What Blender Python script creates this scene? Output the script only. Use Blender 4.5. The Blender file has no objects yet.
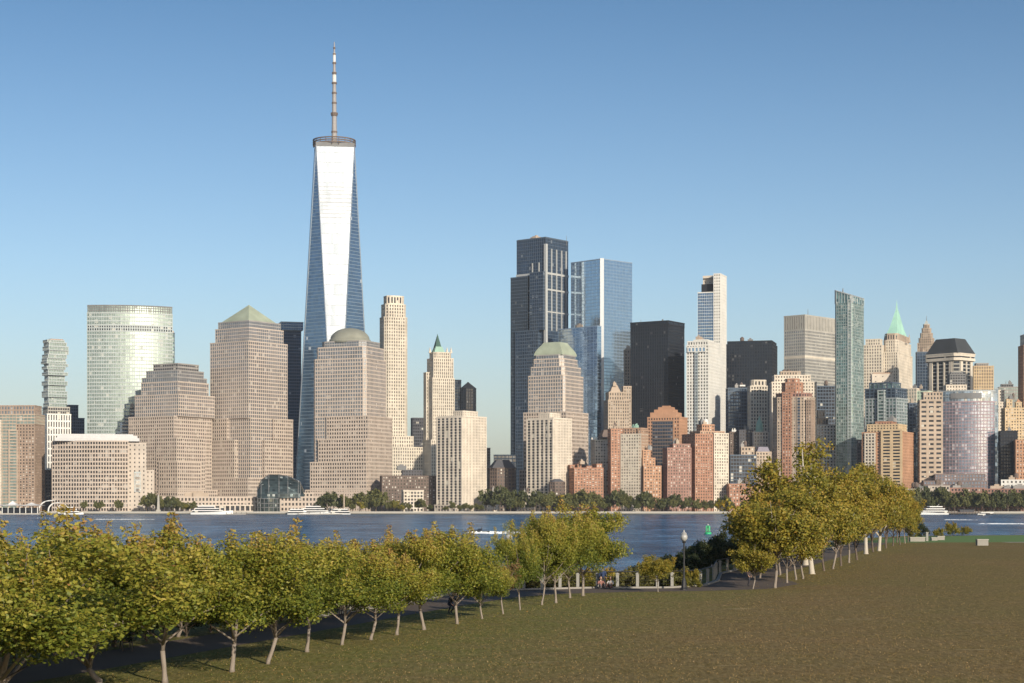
import bpy, math, random
import numpy as np
from mathutils import Vector, Matrix
R=math.radians
sc=bpy.context.scene; COL=sc.collection
random.seed(7); RNG=np.random.default_rng(11)
F=1800.0; HY=504.0; CX=512.0; CAMZ=10.0
LAWN=3.2; CITY=2.5
# ---------------------------------------------------------------- helpers
def tag(o,label=None,cat=None,group=None,kind=None):
    if label: o['label']=label
    if cat: o['category']=cat
    if group: o['group']=group
    if kind: o['kind']=kind
    return o
def empty(name,loc=(0,0,0),rz=0):
    o=bpy.data.objects.new(name,None); COL.objects.link(o); o.location=loc; o.rotation_euler=(0,0,rz)
    o.empty_display_size=1; return o
class MB:
    def __init__(s): s.v=[]; s.f=[]; s.m=[]
    def add(s,vs,fs,m=0):
        b=len(s.v); s.v+=[tuple(p) for p in vs]
        for f in fs: s.f.append([b+i for i in f]); s.m.append(m)
    def box(s,x0,x1,y0,y1,z0,z1,m=0):
        s.add([(x0,y0,z0),(x1,y0,z0),(x1,y1,z0),(x0,y1,z0),(x0,y0,z1),(x1,y0,z1),(x1,y1,z1),(x0,y1,z1)],
              [(0,3,2,1),(4,5,6,7),(0,1,5,4),(1,2,6,5),(2,3,7,6),(3,0,4,7)],m)
    def prism(s,poly,z0,z1,m=0,mt=None,cap=True,bot=False,poly2=None):
        n=len(poly); p2=poly2 or poly
        s.add([(x,y,z0) for x,y in poly]+[(x,y,z1) for x,y in p2],[(i,(i+1)%n,n+(i+1)%n,n+i) for i in range(n)],m)
        if cap: s.add([(x,y,z1) for x,y in p2],[tuple(range(n))],m if mt is None else mt)
        if bot: s.add([(x,y,z0) for x,y in poly],[tuple(reversed(range(n)))],m)
    def tube(s,pts,rad,n=8,m=0,caps=True):
        rings=[]
        for i,p in enumerate(pts):
            p=Vector(p); a=Vector(pts[max(i-1,0)]); c=Vector(pts[min(i+1,len(pts)-1)])
            d=(c-a).normalized(); u=d.orthogonal().normalized() if abs(d.z)<.99 else Vector((1,0,0)); u=(u-d*u.dot(d)).normalized(); w=d.cross(u)
            r=rad[i] if isinstance(rad,(list,tuple)) else rad
            rings.append([p+(u*math.cos(t)+w*math.sin(t))*r for t in [2*math.pi*k/n for k in range(n)]])
        vs=[q for r_ in rings for q in r_]; fs=[]
        for i in range(len(pts)-1):
            for k in range(n): fs.append((i*n+k,i*n+(k+1)%n,(i+1)*n+(k+1)%n,(i+1)*n+k))
        if caps: fs.append(tuple(reversed(range(n)))); fs.append(tuple(range((len(pts)-1)*n,len(pts)*n)))
        s.add(vs,fs,m)
    def lathe(s,prof,cx=0,cy=0,n=16,m=0):
        s.tube([(cx,cy,z+i*1e-5) for i,(r,z) in enumerate(prof)],[max(r,.001) for r,z in prof],n,m) if False else None
        vs=[]; fs=[]
        for r,z in prof:
            r=max(r,.002)
            for k in range(n): vs.append((cx+r*math.cos(2*math.pi*k/n),cy+r*math.sin(2*math.pi*k/n),z))
        for i in range(len(prof)-1):
            for k in range(n): fs.append((i*n+k,i*n+(k+1)%n,(i+1)*n+(k+1)%n,(i+1)*n+k))
        fs.append(tuple(reversed(range(n)))); fs.append(tuple(range((len(prof)-1)*n,len(prof)*n)))
        s.add(vs,fs,m)
    def build(s,name,mats,parent=None,smooth=False):
        me=bpy.data.meshes.new(name); me.from_pydata(s.v,[],s.f); me.update()
        for q in (mats if isinstance(mats,(list,tuple)) else [mats]): me.materials.append(q)
        me.polygons.foreach_set('material_index',s.m)
        if smooth: me.polygons.foreach_set('use_smooth',[True]*len(s.f))
        o=bpy.data.objects.new(name,me); COL.objects.link(o)
        if parent: o.parent=parent
        return o
def children(o): return [c for c in bpy.data.objects if c.parent==o]
def rect(w,d,cx=0,cy=0): return [(cx-w/2,cy-d/2),(cx+w/2,cy-d/2),(cx+w/2,cy+d/2),(cx-w/2,cy+d/2)]
def cham(w,d,c,cx=0,cy=0):
    a,b=w/2,d/2
    return [(cx+x,cy+y) for x,y in [(-a+c,-b),(a-c,-b),(a,-b+c),(a,b-c),(a-c,b),(-a+c,b),(-a,b-c),(-a,-b+c)]]
def offset(poly,t):
    n=len(poly); out=[]
    for i in range(n):
        p=Vector(poly[i]); a=(p-Vector(poly[i-1])).normalized(); b=(Vector(poly[(i+1)%n])-p).normalized()
        na=Vector((a.y,-a.x)); nb=Vector((b.y,-b.x)); m=(na+nb)
        if m.length<1e-6: m=na
        m.normalize(); out.append(tuple(p+m*(t/max(.3,m.dot(na)))))
    return out
# ---------------------------------------------------------------- materials
def mat(name): 
    m=bpy.data.materials.new(name); m.use_nodes=True; nt=m.node_tree; return m,nt,nt.nodes['Principled BSDF']
def N(nt,t,**k):
    n=nt.nodes.new(t)
    for a,b in k.items():
        if a=='inp':
            for i,v in b.items(): n.inputs[i].default_value=v
        else: setattr(n,a,b)
    return n
def L(nt,a,b): nt.links.new(a,b)
def mix(nt,fac,a,b,bt='MIX'):
    n=N(nt,'ShaderNodeMix',data_type='RGBA',blend_type=bt)
    for s,v in ((n.inputs[0],fac),(n.inputs[6],a),(n.inputs[7],b)):
        if isinstance(v,bpy.types.NodeSocket): L(nt,v,s)
        elif isinstance(v,(int,float)): s.default_value=v
        else: s.default_value=(*v[:3],1)
    return n.outputs[2]
def mth(nt,op,a,b=None):
    n=N(nt,'ShaderNodeMath',operation=op)
    for s,v in ((n.inputs[0],a),(n.inputs[1],b)):
        if v is None: continue
        if isinstance(v,bpy.types.NodeSocket): L(nt,v,s)
        else: s.default_value=v
    return n.outputs[0]
def ramp(nt,f,stops):
    n=N(nt,'ShaderNodeValToRGB'); e=n.color_ramp.elements
    while len(e)<len(stops): e.new(.5)
    for i,(p,c) in enumerate(stops): e[i].position=p; e[i].color=(*c,1) if len(c)==3 else c
    L(nt,f,n.inputs[0]); return n.outputs[0]
def noise(nt,vec,scale,detail=3,rough=.5,sc3=None):
    if sc3:
        mp=N(nt,'ShaderNodeMapping'); mp.inputs['Scale'].default_value=sc3; L(nt,vec,mp.inputs[0]); vec=mp.outputs[0]
    n=N(nt,'ShaderNodeTexNoise'); n.inputs['Scale'].default_value=scale; n.inputs['Detail'].default_value=detail; n.inputs['Roughness'].default_value=rough
    L(nt,vec,n.inputs['Vector']); return n.outputs[0]
_wm={}
def wall(name,c,var=.22,rough=.85):
    if name in _wm: return _wm[name]
    m,nt,p=mat(name); tc=N(nt,'ShaderNodeTexCoord').outputs['Object']
    f=noise(nt,tc,.06,4,.6); g=noise(nt,tc,1,3,.6,(.6,.6,.05))
    lo=tuple(x*(1-var) for x in c); hi=tuple(min(1,x*(1+var*.6)) for x in c)
    a=mix(nt,ramp(nt,f,[(.3,(0,0,0)),(.7,(1,1,1))]),lo,hi)
    a=mix(nt,ramp(nt,g,[(.45,(0,0,0)),(.75,(.35,.35,.35))]),a,tuple(x*.7 for x in c))
    L(nt,a,p.inputs['Base Color']); p.inputs['Roughness'].default_value=rough
    p.inputs['Specular IOR Level'].default_value=.3
    _wm[name]=m; return m
def plain(name,c,rough=.6,metal=0):
    if name in _wm: return _wm[name]
    m,nt,p=mat(name); tc=N(nt,'ShaderNodeTexCoord').outputs['Object']
    f=noise(nt,tc,.7,4,.6); L(nt,mix(nt,f,tuple(x*.85 for x in c),tuple(min(1,x*1.12) for x in c)),p.inputs['Base Color'])
    p.inputs['Roughness'].default_value=rough; p.inputs['Metallic'].default_value=metal; _wm[name]=m; return m
def glass(name,c,metal=.5,rough=.12,cell=(3,3,3.9),blind=.15,blindc=(.5,.47,.4),vary=.5,tilt=.04,line=0,linec=(.05,.06,.07)):
    if name in _wm: return _wm[name]
    m,nt,p=mat(name); tc=N(nt,'ShaderNodeTexCoord').outputs['Object']
    dv=N(nt,'ShaderNodeVectorMath',operation='DIVIDE'); L(nt,tc,dv.inputs[0]); dv.inputs[1].default_value=cell
    ad=N(nt,'ShaderNodeVectorMath',operation='ADD'); L(nt,dv.outputs[0],ad.inputs[0]); ad.inputs[1].default_value=(.37,.37,.11)
    fl=N(nt,'ShaderNodeVectorMath',operation='FLOOR'); L(nt,ad.outputs[0],fl.inputs[0])
    wn=N(nt,'ShaderNodeTexWhiteNoise',noise_dimensions='3D'); L(nt,fl.outputs[0],wn.inputs['Vector'])
    big=noise(nt,tc,.03,2)
    a=mix(nt,wn.outputs['Value'],tuple(x*(1-vary) for x in c),tuple(min(1,x*(1+vary)) for x in c))
    bl=mth(nt,'GREATER_THAN',N_sep(nt,wn.outputs['Color']),1-blind)
    a=mix(nt,bl,a,blindc)
    met=mth(nt,'MULTIPLY',mth(nt,'SUBTRACT',1.0,mth(nt,'MULTIPLY',bl,.85)),metal)
    if line:
        sp=N(nt,'ShaderNodeSeparateXYZ'); L(nt,ad.outputs[0],sp.inputs[0])
        fr=mth(nt,'FRACT',sp.outputs[2]); ln=mth(nt,'LESS_THAN',fr,line)
        a=mix(nt,ln,a,linec)
        met=mth(nt,'MULTIPLY',met,mth(nt,'SUBTRACT',1.0,mth(nt,'MULTIPLY',ln,.7)))
    L(nt,a,p.inputs['Base Color']); L(nt,met,p.inputs['Metallic'])
    L(nt,mth(nt,'ADD',rough,mth(nt,'MULTIPLY',bl,.3)),p.inputs['Roughness'])
    if tilt:
        ge=N(nt,'ShaderNodeNewGeometry'); s1=N(nt,'ShaderNodeVectorMath',operation='SUBTRACT'); L(nt,wn.outputs['Color'],s1.inputs[0]); s1.inputs[1].default_value=(.5,.5,.5)
        s2=N(nt,'ShaderNodeVectorMath',operation='SCALE'); L(nt,s1.outputs[0],s2.inputs[0]); s2.inputs['Scale'].default_value=tilt
        s3=N(nt,'ShaderNodeVectorMath',operation='ADD'); L(nt,ge.outputs['Normal'],s3.inputs[0]); L(nt,s2.outputs[0],s3.inputs[1])
        s4=N(nt,'ShaderNodeVectorMath',operation='NORMALIZE'); L(nt,s3.outputs[0],s4.inputs[0]); L(nt,s4.outputs[0],p.inputs['Normal'])
    _wm[name]=m; return m
def N_sep(nt,col):
    s=N(nt,'ShaderNodeSeparateColor'); L(nt,col,s.inputs[0]); return s.outputs[1]
# glazing
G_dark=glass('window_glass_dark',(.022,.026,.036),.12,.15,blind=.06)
G_warm=glass('window_glass_warm',(.035,.034,.036),.1,.16,blind=.08,blindc=(.3,.28,.25))
G_brick=glass('window_glass_flats',(.06,.055,.05),.12,.18,(2.2,2.2,3),blind=.22,blindc=(.5,.46,.4))
G_grey=glass('window_glass_grey',(.26,.275,.30),.65,.14,blind=.04,blindc=(.35,.34,.33),vary=.2)
G_blue=glass('curtain_glass_blue',(.20,.30,.42),.85,.08,(3,3,4),blind=.02,vary=.18,tilt=.02,line=.16,linec=(.16,.2,.25))
G_pale=glass('curtain_glass_pale',(.42,.54,.66),.9,.08,(3,3,4),blind=.0,vary=.07,tilt=.012,line=.12,linec=(.22,.3,.4))
G_green=glass('curtain_glass_green',(.29,.35,.31),.55,.34,(3,3,4),blind=.06,blindc=(.42,.44,.40),vary=.15,tilt=.02)
G_teal=glass('curtain_glass_teal',(.16,.25,.24),.55,.14,(2.4,2.4,3.2),blind=.16,blindc=(.36,.40,.37),vary=.5,tilt=.04)
G_black=glass('curtain_glass_black',(.018,.025,.038),.3,.12,(2.4,2.4,3.8),blind=.03,blindc=(.09,.09,.09),vary=.3,tilt=.03)
G_navy=glass('curtain_glass_navy',(.045,.075,.125),.55,.1,(3,3,4),blind=.03,blindc=(.18,.2,.23),vary=.3,tilt=.03,line=.15)
G_sunny=glass('sunlit_facet_glass',(.38,.40,.42),.7,.23,(3,3,12),blind=0,vary=.13,tilt=.010,line=.07,linec=(.345,.365,.385))  # paler copy of the facet glass, sun glare put into its colour
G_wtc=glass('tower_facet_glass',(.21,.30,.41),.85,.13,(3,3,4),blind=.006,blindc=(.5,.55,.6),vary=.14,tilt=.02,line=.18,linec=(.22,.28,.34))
# masonry etc.
W_gran=wall('pink_grey_granite',(.50,.415,.345),.1); W_granl=wall('pale_granite',(.52,.45,.38)); W_grey=wall('grey_granite',(.33,.31,.29))
W_lime=wall('limestone',(.64,.565,.46)); W_cream=wall('cream_concrete',(.66,.58,.48)); W_white=wall('white_panel',(.70,.68,.63),.1)
W_brick=wall('red_brick',(.385,.205,.135)); W_tealm=wall('teal_mullion',(.26,.31,.30),.1,.5); W_bricko=wall('orange_brick',(.46,.26,.16)); W_brickb=wall('brown_brick',(.33,.19,.15)); W_pink=wall('pink_brick',(.42,.275,.19))
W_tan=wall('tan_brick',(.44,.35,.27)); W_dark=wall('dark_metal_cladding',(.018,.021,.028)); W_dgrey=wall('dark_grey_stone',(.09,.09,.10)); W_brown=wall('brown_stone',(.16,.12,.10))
W_steel=wall('steel_mullion',(.34,.37,.38),.1,.5); W_green=wall('verdigris_copper',(.30,.47,.38)); W_sage=wall('pale_green_roof',(.36,.40,.30)); W_roof=wall('gravel_roof',(.28,.26,.24))
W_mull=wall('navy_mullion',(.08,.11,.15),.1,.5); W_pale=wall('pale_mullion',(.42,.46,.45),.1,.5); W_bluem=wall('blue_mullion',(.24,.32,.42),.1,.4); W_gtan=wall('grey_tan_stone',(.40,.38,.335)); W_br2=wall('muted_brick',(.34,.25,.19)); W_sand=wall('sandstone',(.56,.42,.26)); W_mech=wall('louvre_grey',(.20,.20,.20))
class S:
    def __init__(s,w,g,fh=3.9,bay=3.0,pw=.4,bh=.4,pr=.4,roof=None,ph=1.0,par=1):
        s.w,s.g,s.fh,s.bay,s.pw,s.bh,s.pr,s.roof,s.ph,s.par=w,g,fh,bay,pw,bh,pr,roof or W_roof,ph,par
def facade(mb,poly,z0,z1,s,cap=True):
    """glass core with proud piers and floor bands; slots 0 wall, 1 glass, 2 roof"""
    n=len(poly); mb.prism(poly,z0,z1,1,cap=False)
    prb=s.pr*.8; H=z1-z0
    if s.bh>0:
        nf=max(1,round(H/s.fh)); fh=H/nf; out=offset(poly,prb)
        for k in range(nf+1):
            a=z0+k*fh-(fh*s.bh/2 if k else 0); b=z0+k*fh+fh*s.bh/2
            if k==nf: b=z1
            vs=[(x,y,a) for x,y in poly]+[(x,y,a) for x,y in out]+[(x,y,b) for x,y in out]+[(x,y,b) for x,y in poly]
            fs=[]
            for i in range(n):
                j=(i+1)%n
                fs+=[(i,j,n+j,n+i),(n+i,n+j,2*n+j,2*n+i),(2*n+i,2*n+j,3*n+j,3*n+i)]
            mb.add(vs,fs,0)
    if s.pw>0:
        mit=offset(poly,s.pr)
        for i in range(n):
            P=Vector(poly[i]); Q=Vector(poly[(i+1)%n]); Ln=(Q-P).length
            if Ln<.3: continue
            d=(Q-P)/Ln; nn=Vector((d.y,-d.x)); nb=max(1,round(Ln/s.bay)); bw=Ln/nb; h=bw*s.pw/2
            for k in range(nb+1):
                if k==0: a,b=0,h
                elif k==nb: a,b=Ln-h,Ln
                else: a,b=k*bw-h,k*bw+h
                A=P+d*a; B=P+d*b; A2=A+nn*s.pr; B2=B+nn*s.pr
                if k==0: A2=Vector(mit[i])
                if k==nb: B2=Vector(mit[(i+1)%n])
                fs=[]
                vs=[(*A,z0),(*A2,z0),(*B2,z0),(*B,z0),(*A,z1),(*A2,z1),(*B2,z1),(*B,z1)]
                fs=[(1,2,6,5)]
                if k>0: fs.append((0,1,5,4))
                if k<nb: fs.append((2,3,7,6))
                mb.add(vs,fs,0)
    if cap:
        o2=offset(poly,s.pr+.15); mb.prism(o2,z1-.9,z1+s.ph*.4,0,2,bot=True)
# ---------------------------------------------------------------- building class
ALLB=[]
class Bld:
    def __init__(b,name,label,xl,xr,D,th=18,xc=None,r=.8,cat='building',group=None,dep=None,base=CITY):
        xm=(xl+xr)/2; b.be=math.atan((xm-CX)/F); t=R(th); b.th=t; b.base=base
        k=D/F; T=(xr-xl)*k; sn,cs=abs(math.sin(t)),math.cos(t)
        for _ in range(4):
            T=(xr-xl)*k
            if xc is not None and th!=0:
                if th>0: d=(xc-xl)*k/sn; w=(xr-xc)*k/cs
                else: w=(xc-xl)*k/cs; d=(xr-xc)*k/sn
            elif th==0: w=T; d=dep or T*r
            else: w=T/(cs+r*sn); d=r*w
            Dc=D+(d*cs+w*sn)/2; k=Dc/F
        b.w,b.d,b.k,b.Dc,b.xm,b.T=w,d,k,Dc,xm,xr-xl; b.D=D
        b.e=empty(name,((xm-CX)*k,Dc,base),t-b.be); tag(b.e,label,cat,group); b.xl,b.xr=xl,xr; ALLB.append(b)
        b.ytop=999; b.cl=False
    def z(b,y): return CAMZ+(HY-y)*(b.D+.12*(b.Dc-b.D))/F-b.base
    def zc(b,y): return CAMZ+(HY-y)*b.k-b.base
    def off(b,px): u=(px-b.xm)*b.k; return (u*math.cos(b.th),-u*math.sin(b.th))
    def dims(b,pl,pr):
        s=(pr-pl)/b.T; return b.w*s,b.d*s,*b.off((pl+pr)/2)
    def tier(b,part,pl,pr,yb,yt,s,ch=0,cap=True,parent=None,ds=1,dy=0):
        w,d,cx,cy=b.dims(pl,pr); d*=ds
        poly=cham(w,d,ch,cx,cy+dy) if ch else rect(w,d,cx,cy+dy)
        z0=0 if yb is None else b.z(yb)
        mb=MB(); facade(mb,poly,z0,b.z(yt),s,cap)
        b.ytop=min(b.ytop,yt)
        return mb.build(part,[s.w,s.g,s.roof],parent or b.e)
    def sub(b,part,fx0,fx1,fy0,fy1,yb,yt,s,cap=True):
        x0,x1,y0,y1=[v*h/2 for v,h in ((fx0,b.w),(fx1,b.w),(fy0,b.d),(fy1,b.d))]
        mb=MB(); facade(mb,[(x0,y0),(x1,y0),(x1,y1),(x0,y1)],0 if yb is None else b.z(yb),b.z(yt),s,cap)
        return mb.build(part,[s.w,s.g,s.roof],b.e)
    def slab(b,part,pl,pr,yb,yt,m,ds=1,dy=0):
        w,d,cx,cy=b.dims(pl,pr); mb=MB(); mb.prism(rect(w,d*ds,cx,cy+dy),b.z(yb),b.z(yt),0,bot=True); return mb.build(part,m,b.e)
    def clutter(b,pl,pr,y,seed,n=3,m=None,hmax=6):
        b.cl=True; rr=random.Random(seed); w,d,cx,cy=b.dims(pl,pr); z=b.z(y)
        for i in range(n):
            ww=rr.uniform(.14,.34)*w; dd=rr.uniform(.2,.4)*d; x=cx+rr.uniform(-.3,.3)*w; yy=cy+rr.uniform(-.3,.1)*d; h=rr.uniform(2.5,hmax)
            mb=MB()
            if rr.random()<.3:
                q=min(2.4,w*.12); mb.lathe([(q,z+2.2),(q,z+5.5),(0,z+7.2)],x,yy,10)
                for sx in (-1,1):
                    for sy in (-1,1): mb.box(x+sx*q*.6-.2,x+sx*q*.6+.2,yy+sy*q*.6-.2,yy+sy*q*.6+.2,z,z+2.3)
                mb.build('water_tank',W_brown,b.e)
            else:
                mb.box(x-ww/2,x+ww/2,yy-dd/2,yy+dd/2,z,z+h); mb.box(x-ww/5,x+ww/6,yy-dd/5,yy+dd/4,z+h,z+h+1.6)
                mb.build('rooftop_plant',m or rr.choice([W_mech,W_grey,W_tan]),b.e)
    def mast(b,px,yb,yt,r=.35,m=None):
        x,y=b.off(px); mb=MB(); mb.tube([(x,y,b.z(yb)),(x,y,b.z(yt))],[r,r*.4],6); return mb.build('mast',m or W_mech,b.e)
    def pyr(b,part,pl,pr,yb,yt,m,top=0,ds=1,curve=0,n=6):
        w,d,cx,cy=b.dims(pl,pr); d*=ds; mb=MB(); z0,z1=b.z(yb),b.zc(yt)-1; pv=None
        for i in range(n+1):
            t=i/n; s=(1-t)*(1-curve*math.sin(t*math.pi)*.5)+top*t
            s=max(s,.005); P=rect(w*s,d*s,cx,cy)
            if pv: mb.prism(pv[0],pv[1],z0+(z1-z0)*t,cap=(i==n),poly2=P)
            pv=(P,z0+(z1-z0)*t)
        return mb.build(part,m,b.e)
# ---------------------------------------------------------------- the far city
s_low=S(W_gran,G_warm,3.9,2.9,.42,.42,.35); s_mid=S(W_gran,G_grey,3.9,2.9,.28,.30,.25); s_top=S(W_gran,G_grey,3.9,2.9,.18,.22,.2); s_cap=S(W_grey,G_grey,3.9,2.9,.15,.3,.3)
s_flat=S(W_gran,G_dark,4,4,.3,.4,.3)
# four granite office towers of the waterfront complex
b=Bld('office_tower','stepped granite office tower with flat dark tiered top, right of the curved-front granite block',130,215,1850,-42,176)
b.tier('podium',128,219,None,490,s_low); b.tier('lower_shaft',130,211,490,416,s_low); b.sub('stepped_wing',.2,1.04,-1.03,.4,None,438,s_low); b.sub('stepped_wing',.35,1.1,-1.06,.1,None,462,s_low); b.tier('shaft',136,214,416,394,s_mid); b.tier('upper_shaft',142,208,394,381,s_top)
b.tier('setback',143,206,381,376,s_cap); b.tier('setback',147,203,376,369,s_cap); b.tier('crown',154,198,369,362,S(W_grey,G_dark,3.9,3,.2,.5,.3,W_mech))
b=Bld('office_tower','granite office tower capped by a pale green pyramid roof',211,290,1880,-44,250)
b.tier('podium',205,292,None,478,s_low); b.tier('lower_shaft',213,289,478,418,s_mid); b.sub('granite_wing',-1.05,-.1,-1.06,1.04,None,418,s_low); b.sub('granite_wing',-1,1.06,.1,1.06,None,418,s_low); b.sub('stepped_wing',-1.0,.35,-1.12,.9,None,440,s_low); b.sub('stepped_wing',-.9,1.12,-.4,.9,None,440,s_low); b.tier('shaft',211,287,418,341,s_mid); b.tier('upper_shaft',216,283,341,327,s_top)
b.tier('setback',219,280,327,320,s_cap); b.pyr('pyramid_roof',221,277,320,304,W_sage)
b=Bld('office_tower','granite office tower topped by a round green-grey dome',312,390,1850,-28,367)
b.tier('podium',306,392,None,490,s_low); b.tier('lower_shaft',313,388,490,416,s_mid,3); b.sub('granite_wing',-.42,1.05,-1.06,1.04,None,416,s_low); b.sub('stepped_wing',-.7,1.0,-1.10,1,None,439,s_low); b.sub('stepped_wing',-.98,1.02,-1.14,1,None,462,s_low); b.tier('shaft',313,387,416,358,s_mid,3); b.tier('upper_shaft',316,385,358,346,s_top,3)
b.tier('setback',320,382,346,340,s_cap,6)
w,d,cx,cy=b.dims(328,372); r=w*.56; z=b.z(340); mb=MB(); mb.lathe([(r*1.05,z-1),(r*1.05,z+3)]+[(r*math.cos(a),z+3+(b.z(325)-z-3)*math.sin(a)) for a in [i*math.pi/2/9 for i in range(10)]],cx,cy,36); mb.build('dome',wall('dome_copper',(.27,.27,.22)),b.e,True)
b=Bld('office_tower','granite office tower with blunt pale green hipped cap below the tall dark glass tower',526,587,1860,-28,566)
b.tier('podium',520,590,None,470,s_low); b.tier('lower_shaft',524,588,470,412,s_low); b.tier('shaft',527,584,412,375,s_mid,2); b.tier('upper_shaft',529,582,375,366,s_top,3); b.tier('upper_shaft',531,579,366,358,s_top,4)
b.tier('setback',533,577,358,354,s_cap,4); b.pyr('hipped_roof',534,577,354,342,W_sage,.55,curve=-.25)
# left edge
b=Bld('apartment_block','half glass, half brick apartment block at the left edge of the skyline',-16,44,1800,-20,34)
s_ap=S(W_tan,G_green,3.1,3.6,.12,.35,.4); s_br=S(W_br2,G_brick,3.1,3.2,.5,.5,.4)
w,d=b.w,b.d
b.sub('glazed_wing',-1,.28,-1,1,None,414,s_ap); b.sub('brick_wing',.28,.98,-.98,1,None,424,s_br); b.sub('balcony_strip',-.55,-.3,-1.06,-.5,None,420,S(W_cream,G_dark,3.1,5,.08,.4,.8)); b.sub('glazed_wing',.3,1,-1.02,.9,424,414,s_ap); b.sub('penthouse',-.6,.9,-.6,.8,414,405,S(W_br2,G_grey,4.5,3,.35,.3,.3)); b.sub('balcony_bay',.05,.33,-1.08,-.5,None,430,S(W_tan,G_green,3.1,6,.05,.4,1.0))
b=Bld('apartment_tower','white tower with irregular slanted window slots behind the brick and glass apartment block',43,70,1900,15)
b.tier('shaft',43,70,None,414,S(W_white,G_dark,7.2,2.6,.55,.22,.5)); b.tier('crown',44,69,414,407,S(W_gtan,G_dark,4,2.4,.2,.3,.4))
b=Bld('dark_block','low dark block in the gap left of the curved-front granite block',44,56,1840,10); b.tier('wall',44,56,None,470,S(W_dgrey,G_dark,3.6,3,.4,.5,.3))  # dark grey walls stand in for the shade this block lies in
# stacked-box tower
b=Bld('apartment_tower','slim tower of irregularly stacked glass boxes at the left of the skyline',41,68,2400,20)
rr=random.Random(3); y=407; i=0
b.tier('shaft',43,67,None,407,S(W_pale,G_green,3.6,3.5,.15,.3,.4))
while y>341:
    h=rr.choice([3,4,5,6]) if y>372 else rr.choice([2.5,3,4]); a=41+rr.uniform(0,4)+(1 if y>370 else 0); c=68-rr.uniform(0,4)-(0 if y<370 else 1)
    b.tier('stacked_box',a,c,y,max(338,y-h),S(W_pale,G_green,3.6,3.5,.18,.32,.7,ph=.6),ds=rr.uniform(.8,1.1)); y-=h
b.slab('roof_terrace',47,63,y,338.4,W_pink)
b=Bld('dark_block','dark blue glass block right of the stacked-box tower',67,84,2150,12)  # navy glass and mullions on every face
b.tier('wall',67,78,None,405,S(W_mull,G_navy,3.8,3,.2,.3,.3)); b.tier('wing',76,84,None,418,S(W_mull,G_navy,3.8,3,.2,.3,.3))
# curved silver green tower
b=Bld('office_tower','tall silver-green glass tower with a gently curved front',88,172,1960,0,r=.55)
def arcpoly(w,d,bulge,n=18,cx=0,cy=0,k=1.0):
    P=[]
    for i in range(n+1):
        t=-1+2*i/n; P.append((cx+t*w/2,cy-d/2-bulge*(1-t*t)))
    return P+[(cx+w/2,cy+d/2),(cx-w/2,cy+d/2)]
w,d=b.w*.98,b.d
def cur(part,y0,y1,s,wf=1,bl=9,fh0=None):
    mb=MB(); facade(mb,arcpoly(w*wf,d*wf,bl*wf),0 if y0 is None else b.z(y0),b.z(y1),s); return mb.build(part,[s.w,s.g,s.roof],b.e)
cur('curtain_wall',None,332,S(W_pale,G_green,4,3.2,.18,.3,.3)); cur('louvre_band',332,326,S(W_pale,G_dark,4,3.2,.45,.3,.3)); cur('curtain_wall',326,314,S(W_pale,G_green,4,3.2,.18,.3,.3)); cur('crown_screen',314,306.5,S(W_mech,G_green,3.2,3.2,.3,.3,.3),.99)
b=Bld('office_tower','dark stepped glass wing half hidden behind the curved silver-green tower',120,174,2060,0,r=.5)
b.tier('wing',150,174,None,332,S(W_mull,G_teal,4,3,.15,.3,.3)); b.tier('crown',152,173,332,330,s_flat)
b=Bld('office_tower','dark glass office block stepping up behind the flat-topped granite tower',118,148,1930,0,r=.6)
for i,(a,yt) in enumerate([(118,432),(121,423),(125,416),(130,408)]): b.tier('step',a,148,None,yt,S(W_mull,G_navy,3.8,3,.05,.45,.4),ds=1-.15*i,dy=2*i)
# curved-front granite block
b=Bld('granite_block','squat granite block with a curved front, square windows and a white vaulted roof',54,152,1780,0,r=.55)
w=b.w*.745; x0=-b.w/2; P=[]
for i in range(15):
    t=i/14; P.append((x0+t*w, -b.d/2+ (1-math.sin(min(1,t*1.15)*math.pi/2))*22-4))
Pm=P+[(x0+w,b.d/2),(x0,b.d/2)]
s_me=S(W_gran,G_warm,4.0,2.9,.34,.36,.4); mb=MB(); facade(mb,Pm,0,b.z(441),s_me); mb.build('main_block',[s_me.w,s_me.g,s_me.roof],b.e)
mb=MB(); zz=b.z(441); 
for k,(ins,h0,h1) in enumerate([(4,0,3.2),(6,3.2,5.6),(10,5.6,7.2)]):
    mb.prism(offset([(x0+3,-b.d/2+6),(x0+b.w*.86,-b.d/2+6),(x0+b.w*.86,b.d/2-4),(x0+3,b.d/2-4)],-ins+4),zz+h0,zz+h1,0)
mb.build('vaulted_roof',wall('white_roof_membrane',(.56,.55,.54),.08),b.e)
s_en=S(W_granl,G_warm,4.3,4.5,.72,.6,.4)
b.sub('side_wing',.49,.85,-.92,.6,None,443,s_en); b.sub('side_wing',.85,1.0,-.8,.5,None,470,s_en); b.sub('stair_window',.62,.74,-.96,-.9,492,472,S(W_pale,G_grey,4,4,.1,.2,.2))
# low wings
s_pod=S(W_gran,G_warm,5.2,3.4,.45,.45,.5)
b=Bld('low_block','long low granite wing left of the glass winter garden',150,257,1790,0,r=.18); b.tier('wing',150,257,None,497,s_pod); b.sub('colonnade',-.9,.95,-1.15,-.95,None,505,S(W_granl,G_dark,5,5,.3,.25,.8))
b=Bld('low_block','long low granite wing right of the glass winter garden',281,330,1790,0,r=.35); b.tier('wing',281,330,None,497,s_pod); b.sub('gallery',-1,.3,-.6,1,497,493,s_pod)
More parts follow.
